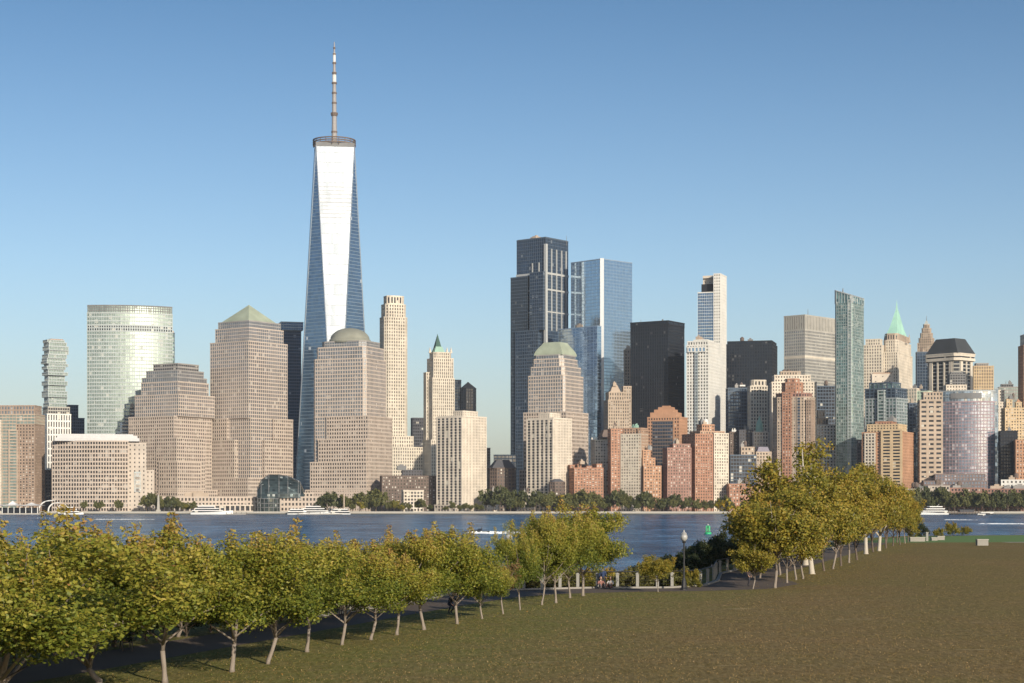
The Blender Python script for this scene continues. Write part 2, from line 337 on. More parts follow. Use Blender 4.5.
# winter garden
b=Bld('glass_pavilion','glass-vaulted winter garden pavilion on the waterfront plaza',256,306,1782,0,r=.9)
gm=glass('pavilion_glass',(.035,.05,.05),.35,.12,(2.5,2.5,2.5),blind=.06,blindc=(.3,.32,.3),vary=.5,tilt=.08,line=.15,linec=(.04,.05,.05))
x,y=b.off(269); rr_=12.5*b.k; zb=b.z(498)
mb=MB(); mb.prism([(x+rr_*.92*math.cos(a),y-14+rr_*.75*math.sin(a)) for a in [2*math.pi*i/20 for i in range(20)]],0,zb,0,cap=True); mb.build('entrance_drum',gm,b.e)
mb=MB(); prof=[]
for i in range(13):
    a=math.pi*i/12; prof.append((math.cos(a)*rr_*1.15,math.sin(a)))
x2,_=b.off(300)
hs=b.z(474)-zb
secs=[(x-rr_*1.0,.02),(x-rr_*.9,.45),(x-rr_*.6,.78),(x,1),(x+rr_*.8,1.0),(x+rr_*1.5,.93),(x2-2,.75),(x2,.68),(x2+4,.3)]
vs=[];fs=[]
for sx,sf in secs:
    for c,sn in prof: vs.append((sx,y-6+c*(.6+.4*sf),zb+sn*hs*sf))
for i in range(len(secs)-1):
    for k in range(12): fs.append((i*13+k,i*13+k+1,(i+1)*13+k+1,(i+1)*13+k))
mb.add(vs,fs,0); mb.build('vault',gm,b.e)
mb=MB()
for sx,sf in secs[1:8]: mb.tube([(sx,y-6+c*(.6+.4*sf),zb+sn*hs*sf) for c,sn in prof],.35,5)
for q in range(9): 
    a=math.pi+math.pi*q/8; mb.tube([(x+rr_*.93*math.cos(a),y-14+rr_*.76*math.sin(a),0),(x+rr_*.93*math.cos(a),y-14+rr_*.76*math.sin(a),zb)],.3,5)
for zf in (.3,.6,.95): mb.tube([(x+rr_*.93*math.cos(a),y-14+rr_*.76*math.sin(a),zb*zf) for a in [2*math.pi*i/20 for i in range(21)]],.3,5)
mb.build('steel_ribs',W_mech,b.e)
# dark blue tower behind
b=Bld('office_tower','dark blue glass office slab between the pyramid-roofed tower and the tallest tower',279,303,2250,8)
b.tier('shaft',281,301,None,330,S(W_mull,G_navy,4,3,.08,.25,.2)); b.tier('crown',279,303,330,322,S(W_pale,G_blue,4,3,.08,.35,.3))
# ---- tallest tower
b=Bld('skyscraper','tallest tower of the skyline, tapering faceted glass with a long spire mast',296,374,2100,0,r=1)
e=b.e; e.rotation_euler=(0,0,0); e.location=((334.3-CX)*2130/F,2130,CITY); kk=2130/F
zt=CAMZ+(HY-149.5)*kk-CITY; za=0
rot=-b.be+R(2.85); rb=40*kk; rt=26.8*kk
Bq=[(rb*math.cos(rot+a),rb*math.sin(rot+a)) for a in [-math.pi/2+i*math.pi/2 for i in range(4)]]
Tq=[(rt*math.cos(rot+a),rt*math.sin(rot+a)) for a in [-math.pi/4+i*math.pi/2 for i in range(4)]]
mb=MB(); n=40
# facets subdivided into floors by the material; eight flat triangles
vs=[(x,y,za) for x,y in Bq]+[(x,y,zt) for x,y in Tq]
fs=[]
for i in range(4): fs.append((i,(i+1)%4,4+i)); fs.append((i,4+i,4+(i-1)%4))
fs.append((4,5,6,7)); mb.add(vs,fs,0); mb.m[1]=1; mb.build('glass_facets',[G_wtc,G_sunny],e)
mb=MB()
for i in range(4):
    mb.tube([(*Bq[i],za),(*Tq[i],zt)],.55,5); mb.tube([(*Bq[i],za),(*Tq[(i-1)%4],zt)],.55,5)
mb.build('corner_edging',plain('bright_steel',(.7,.7,.7),.3,.8),e)
for za_,zb_ in ((.885,.80),):
    mb=MB(); 
    def lv(t): return [Vector((*Bq[i],za)).lerp(Vector((*Tq[i],zt)),t) for i in range(4)],[Vector((*Bq[i],za)).lerp(Vector((*Tq[(i-1)%4],zt)),t) for i in range(4)]
    for q in range(9):
        t=zb_+(za_-zb_)*q/8; A_,B2=lv(t); A3,B3=lv(t+.0028)
        lo=[];hi=[]
        for i in range(4): lo+=[B2[i]*1.0,A_[i]]; hi+=[B3[i],A3[i]]
        o2=offset([(v.x,v.y) for v in lo],.2); o3=offset([(v.x,v.y) for v in hi],.2)
        vs=[(x,y,lo[0].z) for x,y in o2]+[(x,y,hi[0].z) for x,y in o3]; mb=MB(); mb.add([vs[0],vs[1],vs[9],vs[8]],[(0,1,2,3)])
        mb.build('mechanical_floor_louvre',plain('louvre_silver',(.48,.50,.52),.8,0),e)
mb=MB(); mb.prism([(x*1.01,y*1.01) for x,y in Tq],zt-1,zt+4,0); mb.build('parapet',W_mech,e)
mb=MB(); rg=21.5*kk
def ring(mb,r,z,h,t,n=40):
    vs=[];fs=[]
    for k in range(n):
        a=2*math.pi*k/n; c,s_=math.cos(a),math.sin(a)
        for q,zz in ((r,z),(r,z+h),(r-t,z+h),(r-t,z)): vs.append((q*c,q*s_,zz))
    for k in range(n):
        for j in range(4): fs.append((k*4+j,((k+1)%n)*4+j,((k+1)%n)*4+(j+1)%4,k*4+(j+1)%4))
    mb.add(vs,fs)
for z_,h_ in ((zt+4.2,1.6),(zt+7,1.2),(zt+9.6,1.2)): ring(mb,rg,z_,h_,1.5)
for k in range(20):
    a=2*math.pi*k/20; mb.tube([(rg*.97*math.cos(a),rg*.97*math.sin(a),zt+2),(rg*.97*math.cos(a),rg*.97*math.sin(a),zt+10.5)],.45,5)
for k in range(6):
    a=2*math.pi*k/6; mb.tube([(rg*.97*math.cos(a),rg*.97*math.sin(a),zt+5),(2,1,zt+8)],.4,5)
mb.build('antenna_ring',W_brown,e)
def zy(y): return CAMZ+(HY-y)*kk-CITY
mb=MB(); pr=[(3.6,zy(145)),(3.0,zy(126)),(2.7,zy(112)),(2.4,zy(95)),(2.1,zy(84)),(1.9,zy(74)),(1.5,zy(66)),(1.2,zy(55)),(.5,zy(42))]
mb.lathe([(r_,z_) for r_,z_ in pr],0,0,10); o=mb.build('spire_mast',plain('mast_grey',(.32,.30,.29),.5,.2),e)
for y_,r_ in ((133,3.6),(116,3.8),(114.5,4.2),(104,3),(94,3),(84,3.1),(74,2.8),(64,2.3),(55,1.8),(49,1.4)):
    q=MB(); q.lathe([(r_,zy(y_)),(r_,zy(y_)+2)],0,0,10); q.build('mast_collar',W_brown,o)
for y0,y1,r_ in ((83,75,2.3),(62,53,1.6)):
    q=MB(); q.lathe([(r_,zy(y0)),(r_,zy(y1))],0,0,10); q.build('mast_panel',W_white,o)
# ---- stone tower with stepped base
b=Bld('apartment_tower','slender cream limestone tower with a stepped crown, right of the domed tower',376,426,2150,20)
s_l=S(W_lime,G_warm,4,3,.55,.4,.5); b.tier('podium',378,425,None,447,s_l); b.tier('shoulder',380,413,447,436,s_l)
b.tier('shaft',379,408,447,316,s_l,4); b.tier('upper_shaft',381,406,316,303,S(W_lime,G_warm,4,3.4,.55,.35,.7),3); b.tier('crown',383.5,404,303,294.5,S(W_lime,G_dark,9,4,.45,.3,.8),3)
# gothic tower with green spire
b=Bld('skyscraper','cream gothic skyscraper with a dark green pointed spire',425,455,2150,22)
s_w=S(W_lime,G_warm,4,2.6,.6,.3,.5); b.tier('base',423,457,None,440,s_w); b.tier('shaft',426,454,440,378,s_w); b.tier('wing',424,434,440,372,s_w)
b.tier('tower',427.5,453,378,358,s_w); b.tier('upper_tower',429,451.5,358,352,s_w,3); b.pyr('crown',431,445,352,346,W_green,.6)
b.pyr('spire',433,442,348,333,wall('dark_copper',(.06,.12,.10)),0)
for px in (430,434,447,451): b.pyr('pinnacle',px-1.5,px+1.5,352,346,W_lime,0,n=1)
b=Bld('office_tower','dark polygonal tower with a pyramid cap behind the cream concrete apartment tower',459,477,2300,15)
b.tier('shaft',459,477,None,388,S(W_dark,G_black,3.9,3,.3,.3,.3),5); b.pyr('pyramid_roof',460,476,388,381,W_dark)
b=Bld('office_tower','narrow blue-grey slab tucked right of the green-spired skyscraper',450,461,2400,10); b.tier('shaft',450,461,None,380,S(W_mull,G_navy,3.9,3,.2,.3,.3))
b=Bld('dark_block','dark slab between the limestone tower and the green-spired skyscraper',411,426,2300,10); b.tier('shaft',411,426,None,418,S(W_dgrey,G_dark,3.9,3,.3,.4,.3))  # dark grey stone walls throughout
b=Bld('apartment_block','dark brick block with lit windows below the limestone tower podium',380,438,1830,5,r=.5)
b.tier('wall',380,438,None,476,S(W_brown,G_brick,3.2,3,.5,.5,.3)); b.tier('penthouse',402,422,476,470,S(W_dgrey,G_dark,3.2,3,.5,.5,.3))
b=Bld('apartment_block','small cream block among the waterfront trees right of the domed tower',402,423,1775,8); b.tier('wall',402,423,None,491,S(W_cream,G_dark,3.2,3,.35,.4,.4)); b.slab('parapet_hood',401,424,491,490,W_cream)
s_gw=S(W_cream,G_warm,2.9,2.5,.62,.25,.6); s_gw2=S(W_cream,G_dark,2.9,5.2,.42,.22,.45)
b=Bld('apartment_tower','cream concrete apartment tower with dark vertical balcony slots, left of the polygonal-roofed block',437,486,1800,-38,462)
b.sub('balcony_wing',-1,1,-1,-.2,None,417,s_gw2); b.sub('wing',-.94,1,-.94,1,None,416,s_gw); b.sub('penthouse',.3,.95,-.9,.3,416,411,s_gw)
b.sub('lobby',-1.05,.6,-1.12,-1.01,None,505,S(W_granl,G_dark,4,4,.4,.3,.4)); b.clutter(446,476,416,5,2,W_cream,3)
b=Bld('apartment_tower','cream concrete apartment tower in front of the granite tower with the green cap',527,571,1790,-38,553)
b.sub('balcony_wing',-1,1,-1,-.2,None,419,s_gw2); b.sub('wing',-.94,1,-.94,1,None,418,s_gw); b.sub('penthouse',-.1,.6,-.8,.3,418,413,s_gw); b.clutter(536,562,418,8,2,W_cream,3)
b=Bld('low_block','cream low annex at the foot of the first cream concrete apartment tower',484,500,1795,0); b.tier('wall',484,500,None,492,S(W_cream,G_warm,3.5,3,.7,.6,.3))
b=Bld('low_block','cream low annex at the left foot of the second cream concrete apartment tower',518,534,1785,0); b.tier('wall',519,534,None,494,S(W_cream,G_warm,3.5,3,.7,.6,.3))
b=Bld('office_block','dark block with sloping polygonal roof between the two cream apartment towers',486,518,1850,12)
b.tier('wall',487,517,None,468,S(W_brown,G_dark,3.6,3,.5,.4,.3),6); b.pyr('mansard_roof',488,516,468,459,W_dgrey,.5,n=2)
b=Bld('office_block','small glass-topped block showing behind the dark polygonal roof',494,516,2000,0); b.tier('wall',494,516,None,455,S(W_pale,G_grey,4,4,.2,.3,.3))
b=Bld('dark_block','dark polygonal brick block in shadow at the foot of the second cream apartment tower',548,566,1772,15)  # walls below are kept dark brown to imitate its shade
b.tier('wall',548,566,None,482,S(W_brown,G_dark,3.2,3,.5,.5,.3),4); b.pyr('hipped_roof',549,565,482,478,W_dgrey,.4,n=1)
# ---- tall dark glass tower with exposed pale columns
b=Bld('skyscraper','tall dark glass tower with pale steel columns, left of the pale blue mirrored tower',511,568,2200,-38,543)
s3=S(W_mull,G_navy,4.2,3.2,.1,.15,.3); s3b=S(W_mull,G_navy,4.2,3.2,.12,.26,.3)
b.tier('shaft',517,568,None,237.5,s3); w,d=b.w,b.d
b.tier('rear_wing',511,540,None,275,S(W_mull,G_black,4.2,3.2,.12,.18,.4))
mc=plain('pale_steel_column',(.50,.50,.48),.45,.2)
w2,d2,cx2,cy2=b.dims(517,568)
def col_(fx,fy,y0,y1,t=2.2):
    mb=MB(); x=cx2+fx*w2/2; yy=cy2+fy*d2/2; mb.box(x-t/2,x+t/2,yy-t/2,yy+t/2,b.z(y0),b.z(y1)); mb.build('steel_column',mc,b.e)
col_(1.01,-1.01,505,244,3.4)
for f in (-.5,-.05,.4,.8): col_(1.01,f,330,248,1.4)
for f in (-1.12,-.96,.1,.55): col_(f,-1.015,505,262 if f>0 else 275,1.3)
for yb_,yt_ in ((274,272),(290,288.4),(312,310.8),(360,358.8)):
    mb=MB(); mb.prism(rect(w2+1.6,d2+1.6,cx2,cy2),b.z(yb_),b.z(yt_),0,bot=True); mb.build('belt_course',mc,b.e)
o=b.sub('louvre_bay',.2,1.012,-1.012,.6,330,272,s3b); b.sub('louvre_bay',-.7,.7,-1.012,0,505,330,S(W_mull,G_navy,4.2,3.4,.12,.3,.3)); b.tier('crown_screen',518,567,240,237,S(W_mull,G_navy,3,3,.3,.2,.2))
b.mast(523,262,246,.4); b.mast(566.5,242,232,.4)
# ---- pale mirrored tower
b=Bld('skyscraper','pale blue mirrored glass tower with a bright corner edge',571,632,2180,-43,602)
s4=S(W_bluem,G_pale,4,6,.03,.06,.1,ph=.4)
w,d,cx,cy=b.dims(571,632); mb=MB(); P=[(cx-w/2,cy-d/2),(cx+w/2-3,cy-d/2),(cx+w/2,cy-d/2+3),(cx+w/2,cy+d/2),(cx-w/2,cy+d/2)]
facade(mb,P,0,b.z(259),s4); mb.build('shaft',[s4.w,s4.g,s4.roof],b.e)
mb=MB(); x,yy=cx+w/2,cy-d/2; mb.prism([(x-3.1,yy-.4),(x-2.4,yy-.8),(x+.8,yy+2.4),(x+.4,yy+3.1)],0,b.z(258.5),0); mb.build('corner_glint',plain('edge_glint',(.55,.57,.58),.4,.3),b.e)  # added pale strip; the chamfer's bright reflection is put into its colour
b=Bld('office_tower','lower pale mirrored wing standing in front of the left half of the mirrored tower',558,601,2140,-43,597)
b.tier('wing',558,601,None,326,s4)
b=Bld('office_tower','narrow beige stepped old tower against the mirrored tower',604,629,2060,15)
b.tier('base',604,629,None,400,S(W_tan,G_warm,3.8,2.8,.5,.4,.4)); b.tier('setback',606,624,400,392,S(W_tan,G_warm,3.8,2.8,.5,.4,.4)); b.pyr('pointed_roof',608,621,392,384,W_tan,.4,n=3); b.tier('wing',622,631,None,386,S(W_tan,G_warm,3.8,2.8,.5,.4,.4))
b=Bld('office_tower','slim beige tower sliver between the mirrored tower and the black slab tower',624,632,2150,8)
b.tier('shaft',624,632,None,350,S(W_tan,G_warm,3.8,2.8,.5,.4,.4)); b.pyr('crown',625,631,350,345,W_tan,.5,n=1)
b=Bld('office_tower','black slab tower immediately right of the mirrored tower',631,684,2050,-28,668)
b.tier('shaft',631,684,None,324,S(W_dark,G_black,3.9,3,.25,.3,.35)); b.tier('crown',631,684,326,321,S(W_dark,G_black,6,12,.1,.2,.5)); b.clutter(655,675,321,4,1,W_mech,4); b.mast(641,321,317)
# brick cluster
s_bk=S(W_brick,G_brick,3.05,2.9,.5,.5,.3); s_bp=S(W_pink,G_brick,3.05,2.9,.5,.5,.3); s_bo=S(W_bricko,G_brick,3.05,2.9,.5,.5,.3); s_bb=S(W_brickb,G_brick,3.05,2.8,.55,.5,.3); s_bc=S(W_lime,G_brick,3.05,2.9,.5,.5,.3)
b=Bld('apartment_block','lowest red brick apartment block with ragged parapet, right of the second cream tower',566,604,1790,18)
b.tier('wall',567,603,None,468,s_bk)
for p0,p1 in ((568,573),(576,580),(584,590),(594,600)): b.tier('dormer',p0,p1,468,464+ (p0%3),s_bk,ds=3.5)
b=Bld('apartment_block','cream apartment block with spiky gothic parapet above the lowest red brick block',590,612,1830,18)
b.tier('wall',591,611,None,440,s_bc)
for p in (592,596,600,604,608): b.pyr('pinnacle',p-1.3,p+1.3,439,436,W_lime,0,n=1)
b.pyr('hipped_roof',597,618,438,429,W_brown,.55,n=1)
b=Bld('apartment_tower','narrow red brick apartment tower right of the gothic-parapet block',607,624,1800,18); b.tier('wall',608,623,None,429,s_bk); b.clutter(609,622,429,3,2,W_tan,3)
b=Bld('apartment_tower','cream and brick apartment tower with leafy roof terrace and round tank',621,648,1792,-26,641)
b.tier('base',621,648,None,434,s_bc); b.sub('brick_return',.72,1.02,-.98,1,None,430,s_bp); b.tier('setback',624,647,434,428,S(W_pink,G_dark,3,3,.5,.4,.3)); b.clutter(627,644,428,12,3,W_green,4)
b=Bld('apartment_block','stepped orange brick apartment block between the terraced tower and the shadowed gap',641,661,1786,12)
b.tier('wall',641,661,None,466,s_bo); b.tier('setback',641,655,466,458,s_bo); b.tier('setback',642,650,458,450,s_bo)
b=Bld('dark_block','dark shadowed block between the stepped orange brick block and the brown brick block',657,676,1840,15); b.tier('wall',657,676,None,469,S(W_dgrey,G_dark,3.3,3,.4,.4,.3))  # dark block fills the gap; its colour stands in for shade there
b=Bld('apartment_tower','orange stone tower with an arched stepped gable and dark glass centre',648,688,1900,-18,680)
b.tier('shaft',648,687,None,417,S(W_bricko,G_dark,3.6,2.8,.5,.42,.4)); b.sub('glazed_centre',-.7,.55,-1.03,-.9,None,421,S(W_brown,G_navy,3.6,2.8,.1,.35,.3))
w,d,cx,cy=b.dims(648,684)
for a,c,y0,y1 in ((650,682,417,412),(654,678,412,409),(658,675,409,406.5),(662,671,406.5,405)):
    b.slab('stepped_gable',a,c,y0,y1,W_bricko,.9)
b=Bld('apartment_block','brown brick apartment block with pale speckled upper wall below the orange arched tower',663,692,1785,14)
b.tier('wall',663,691,None,448,s_bb); b.tier('setback',670,690,448,444,s_bb)
# white pair
b=Bld('skyscraper','very slim white and blue glass tower with an open frame top, tallest of its group',698,726,2250,-14,720)
b.tier('shaft',698,726,None,292,S(W_white,G_blue,3.8,3,.05,.1,.2)); b.sub('white_frame',.45,1.03,-1.05,1,None,274,S(W_white,G_warm,3.8,3.2,.62,.45,.4)); b.slab('dark_mechanical_floor',701,716,292,283,W_dark,.7); b.slab('crown_frame',702,722,277,274.5,W_cream,.6)
b.sub('crown_wall',-.75,.5,-.2,0,283,275,S(W_cream,G_warm,6,6,.8,.7,.2))
b=Bld('apartment_tower','white stepped apartment tower in front of the slim white and blue tower',686,720,2000,-16,708)
sw=S(W_white,G_warm,3.6,3,.5,.4,.4); b.tier('shaft',687,720,None,345,sw); b.tier('crown',688,719,345,341,sw); b.tier('penthouse',694,714,341,339,sw); b.sub('glass_strip',-.15,.1,-1.04,-.9,None,352,S(W_pale,G_grey,3.6,3,.1,.2,.3)); b.sub('arched_windows',-.8,.8,-1.03,-.98,352,347,S(W_white,G_pale,6,4,.4,.3,.3))
b=Bld('apartment_tower','red and cream brick apartment tower with a dark side wall and orange roof lantern',682,728,1790,30,696)
b.tier('base',688,728,None,480,s_bk,ds=.8); b.tier('shaft',682,727,None,434,s_bk,ds=.95); b.sub('cream_bay',.12,1.0,-1.02,-.6,None,433,s_bc)
b.tier('setback',690,724,434,431,s_bp); b.tier('roof_lantern',697,714,431,424,S(W_bricko,G_dark,4,3,.5,.4,.3)); w,d,cx,cy=b.dims(697,714); 
mb=MB(); z=b.z(424); mb.lathe([(2.6,z),(2.8,z+3),(2.2,z+5),(0,z+6.5)],cx,cy,12); mb.build('cupola',W_white,b.e)
b=Bld('apartment_block','low red brick terrace block right of the red and cream tower',726,757,1784,10); b.tier('wall',726,757,None,487,s_bk); b.tier('setback',727,745,487,484,s_bk)
b=Bld('apartment_block','low dull-pink brick block partly behind the tall tree at right',752,790,1796,10); b.tier('wall',752,790,None,486,s_bp); b.tier('setback',756,775,486,483,s_bp)
b=Bld('office_tower','black slab tower right of the slim white and blue tower',727,777,2100,-8,None)
b.tier('shaft',727,777,None,344,S(W_dark,G_black,3.9,3,.28,.3,.35)); b.tier('crown',728,776,344,341,S(W_dark,G_black,5,10,.1,.2,.4)); b.clutter(736,762,341,7,2,W_mech,4)
b=Bld('office_tower','dark navy slab with a small white panel in front of the right black tower',726,750,2000,8); b.tier('shaft',726,749,None,388,S(W_mull,G_navy,3.9,3,.2,.3,.3)); b.slab('pale_panel',739,745,386,384.5,W_white,.9,-2)  # plain white panel near the slab's top
b=Bld('office_tower','narrow pale limestone tower with arched top windows left of the red-crowned brick tower',748,768,1960,12)
b.tier('shaft',748,767,None,386,S(W_lime,G_warm,3.8,2.8,.5,.35,.5)); b.tier('crown',750,766,386,380,S(W_lime,G_warm,6,3.5,.5,.4,.5),2); b.tier('side_slab',764,771,None,392,S(W_grey,G_grey,3.8,3,.3,.3,.3))
b=Bld('office_block','small cream building with a green copper cupola below the pale limestone tower',752,770,1880,10)
b.tier('wall',752,768,None,432,S(W_cream,G_warm,3.8,3,.5,.4,.4)); w,d,cx,cy=b.dims(756,763); z=b.z(432); mb=MB(); mb.lathe([(4,z),(4,z+5),(3.4,z+9),(1.5,z+13),(.4,z+17)],cx,cy,12); mb.build('cupola',W_green,b.e)
b=Bld('apartment_block','cream block with violet mansard roof half hidden by shadowed blocks left of the tall tree',754,772,1830,12); b.tier('wall',754,771,None,452,S(W_tan,G_warm,3.4,3,.5,.45,.4)); b.pyr('mansard_roof',755,770,452,446,wall('violet_slate',(.25,.23,.27)),.7,n=1)
b=Bld('dark_block','broad dark blue block in shadow below the right black tower',728,756,1825,8); b.tier('wall',728,756,None,455,S(W_mull,G_dark,3.6,3,.15,.25,.3)); b.tier('setback',740,754,455,447,S(W_tan,G_dark,3.4,3,.5,.5,.3))  # shade over this block is painted as navy walls and dark glass
b=Bld('office_block','small dark cluttered block left of the green cupola',729,740,1900,8); b.tier('wall',729,740,None,432,S(W_brown,G_brick,3.4,3,.5,.5,.3)); b.clutter(730,739,432,9,2,W_white,4)
b=Bld('office_block','middle dark block below the green cupola',738,754,1890,8); b.tier('wall',738,753,None,430,S(W_dgrey,G_dark,3.4,3,.5,.5,.3))  # dark grey walls paint in the shade over these low blocks
b=Bld('office_tower','broad grey-beige slab tower with a blank banded crown, behind the red-crowned brick tower',785,836,2200,-33,805)
b.tier('shaft',785,836,None,330,S(W_gtan,G_grey,3.9,2.8,.35,.4,.4)); b.tier('crown',785,836,330,315,S(W_gtan,G_warm,14,3.4,.72,.15,.5)); b.mast(808,315,306,.5)
b.sub('belt_course',-1.01,1.01,-1.01,1.01,358,356,S(W_lime,G_dark,10,50,0,1,.2))
b=Bld('apartment_block','broad cream apartment block with leafy roof behind the red-crowned brick tower',770,816,1900,8,r=.4)
b.tier('wall',770,816,None,382,S(W_cream,G_warm,3.4,3,.55,.5,.4)); b.tier('setback',773,810,382,375,S(W_cream,G_warm,3.4,3,.55,.5,.4)); b.tier('penthouse',780,800,375,371,S(W_tan,G_warm,3.4,3,.55,.5,.4)); b.clutter(775,806,375,31,3,W_cream,4)
b=Bld('apartment_tower','brick apartment tower with a red stepped octagonal crown',772,817,1830,-14,810)
s_rt=S(W_tan,G_brick,3.1,2.8,.5,.48,.4); b.tier('shaft',772,816,None,397,s_rt,6); b.tier('shoulder',775,813,397,393,S(W_brickb,G_dark,3.5,3,.5,.5,.4),6)
b.sub('red_bay',-.42,.02,-1.07,-.8,None,392,S(W_brick,G_brick,3.1,2.6,.5,.48,.4)); b.sub('glazed_bay',.32,.5,-1.05,-.8,None,397,S(W_tan,G_navy,3.1,3,.2,.2,.3)); b.sub('red_bay',.8,1.03,-.98,0,None,400,S(W_br2,G_brick,3.1,2.6,.5,.48,.4))
b.tier('crown',781,804,397,382,S(W_brick,G_brick,4,3,.6,.55,.4),5); b.tier('crown_top',785,800,382,378,S(W_brick,G_brick,4,3,.6,.55,.4),3)
b=Bld('dark_block','dark blue block in shadow between the red-crowned tower and the slanted-top glass tower',812,838,2000,8); b.tier('wall',812,837,None,386,S(W_mull,G_dark,3.8,3,.2,.3,.3)); b.clutter(815,832,386,15,2,W_mech,5)  # shade on this block is put into its dark blue walls
b=Bld('apartment_block','white gridded apartment block with a stepped water-tank tower, left of the slanted-top glass tower',814,837,1900,10)
b.tier('wall',815,836,None,425,S(W_white,G_dark,3.4,3.2,.5,.45,.4)); b.tier('tank_tower',816,828,425,418,S(W_tan,G_dark,5,3,.5,.4,.4)); b.tier('tank_tower',817.5,825,418,410,S(W_cream,G_dark,6,3,.6,.5,.4))
# slanted-top glass tower
b=Bld('apartment_tower','tall teal glass apartment tower with a slanted top',835,864,1860,-22,852)
s_t=S(W_tealm,G_teal,3.3,2.6,.2,.25,.3); w,d,cx,cy=b.dims(835,864); mb=MB(); facade(mb,cham(w,d,2,cx,cy),0,b.z(302),s_t); mb.build('shaft',[s_t.w,s_t.g,s_t.roof],b.e)
mb=MB(); z0=b.z(303); P=cham(w,d,2,cx,cy); zl,zr=b.z(289.5),b.z(296)
top=[(x,yy,zl+(zr-zl)*((x-cx)/w+.5)) for x,yy in offset(P,.5)]; vs=[(x,yy,z0) for x,yy in offset(P,.5)]+top; n=8
mb.add(vs,[(i,(i+1)%n,n+(i+1)%n,n+i) for i in range(n)]+[tuple(range(n,2*n))],0); mb.build('crown_screen',G_teal,b.e)
mb=MB()
for i in range(n):
    x,yy,zz=top[i]; x2_,y2_,z2_=top[(i+1)%n]; mb.tube([(x,yy,zz),(x2_,y2_,z2_)],.5,5)
    for q in range(5):
        t=q/5; mb.tube([(x+(x2_-x)*t,yy+(y2_-yy)*t,z0),(x+(x2_-x)*t,yy+(y2_-yy)*t,zz+(z2_-zz)*t)],.3,4)
mb.build('crown_rail',W_steel,b.e); b.mast(843,290,286,.8); b.sub('balcony_bay',.55,.9,-1.03,-.9,480,300,S(W_pale,G_green,3.3,3,.2,.3,.4))
b=Bld('dark_block','dark narrow block between the slanted-top glass tower and the orange stepped block',856,868,1835,5); b.tier('wall',857,868,None,440,S(W_dgrey,G_dark,3.4,3,.3,.4,.3))  # plain dark grey walls
# right group
b=Bld('office_tower','cream stone tower left of the green-pyramid skyscraper',864,885,2250,-10)
b.tier('shaft',864,884,None,345,S(W_lime,G_warm,3.8,3,.55,.4,.4)); b.tier('crown',866,882,345,339,S(W_lime,G_warm,3.8,3,.55,.4,.4)); b.tier('low_wing',872,890,None,376,S(W_cream,G_warm,3.8,3,.55,.4,.4))
b=Bld('office_block','pinkish white blank-walled block in front of the green-pyramid skyscraper',870,893,2150,5); b.tier('wall',871,893,None,374,S(W_cream,G_warm,6,8,.85,.8,.2)); b.slab('parapet',872,892,374,372.5,W_pink)
b=Bld('skyscraper','cream skyscraper with a steep bright green pyramid roof and needle',882,912,2250,-12,897)
s_40=S(W_lime,G_warm,3.8,2.8,.6,.3,.5); b.tier('shaft',883,912,None,352,s_40); b.tier('upper_shaft',884,911,352,340,s_40,3); b.tier('crown',885.5,909,340,333,S(W_tan,G_dark,6,3,.55,.4,.6),3)
b.pyr('pyramid_roof',885.5,908.5,335,309,wall('bright_verdigris',(.36,.62,.50),.15),.10,curve=.28,n=8); b.pyr('needle',895.4,898.2,309,299,wall('bright_verdigris',(.36,.62,.50),.15),0,n=2)
for px in (885,909,890,904): b.pyr('dormer_pinnacle',px-1.3,px+1.3,340,333,W_tan,0,n=1)
b=Bld('skyscraper','ornate tan skyscraper with tapered wedding-cake crown and glass lantern, behind the mansard-roofed office',917,936,2350,-10)
s_70=S(W_tan,G_warm,3.8,2.6,.55,.3,.5); b.tier('shaft',918,936,None,343,s_70)
for a,c,y0,y1 in ((919,934,343,338),(920.5,932.5,338,333),(922,931,333,328),(923.5,929.5,328,324)): b.tier('setback',a,c,y0,y1,s_70,1.5)
b.pyr('lantern',924,929,324,320,W_pale,.3,n=2); b.mast(926.5,320,315,.4)
b=Bld('dark_block','dark navy slab below the ornate tan skyscraper',916,928,2200,8); b.tier('shaft',916,928,None,352,S(W_mull,G_navy,3.8,3,.2,.2,.3))  # navy glass slab, dark from base to top
b=Bld('office_tower','dark office tower with a black mansard roof and pale columns',921,979,2050,-35,None)
s_60=S(W_gtan,G_black,4.2,12,.04,.28,.5); b.tier('shaft',926,974,None,360,s_60,5)
w,d,cx,cy=b.dims(926,974)
for sx,sy,ax in ((-.62,-1,0),(.62,-1,0),(1,-.55,1),(1,.55,1),(-.2,-1,0),(.2,-1,0),(1,0,1)):
    mb=MB(); x=cx+sx*w/2; yy=cy+sy*d/2; t=4.2 if abs(sx+sy)!=1 else 2.4
    if abs(sx) in (.2,) or sy==0: t=1.6
    mb.box(x-(t/2 if not ax else 1.2),x+(t/2 if not ax else 1.2),yy-(t/2 if ax else 1.2),yy+(t/2 if ax else 1.2),b.z(420),b.z(361)); mb.build('column',W_lime,b.e)
b.tier('cornice',924,976,360,353,S(W_lime,G_dark,9,50,0,.8,1.2),5)
b.pyr('mansard_roof',926,975,353,338.5,wall('black_slate',(.05,.055,.06)),.58,n=1); b.slab('roof_deck',938,963,339,337.5,W_dgrey)
b=Bld('office_block','tan block with grey boxy penthouse just right of the mansard-roofed office',971,994,2150,12); b.tier('wall',971,993,None,366,S(W_sand,G_warm,3.8,3,.5,.4,.4)); b.tier('penthouse',975,988,366,363,S(W_grey,G_dark,3.8,3,.5,.4,.4))
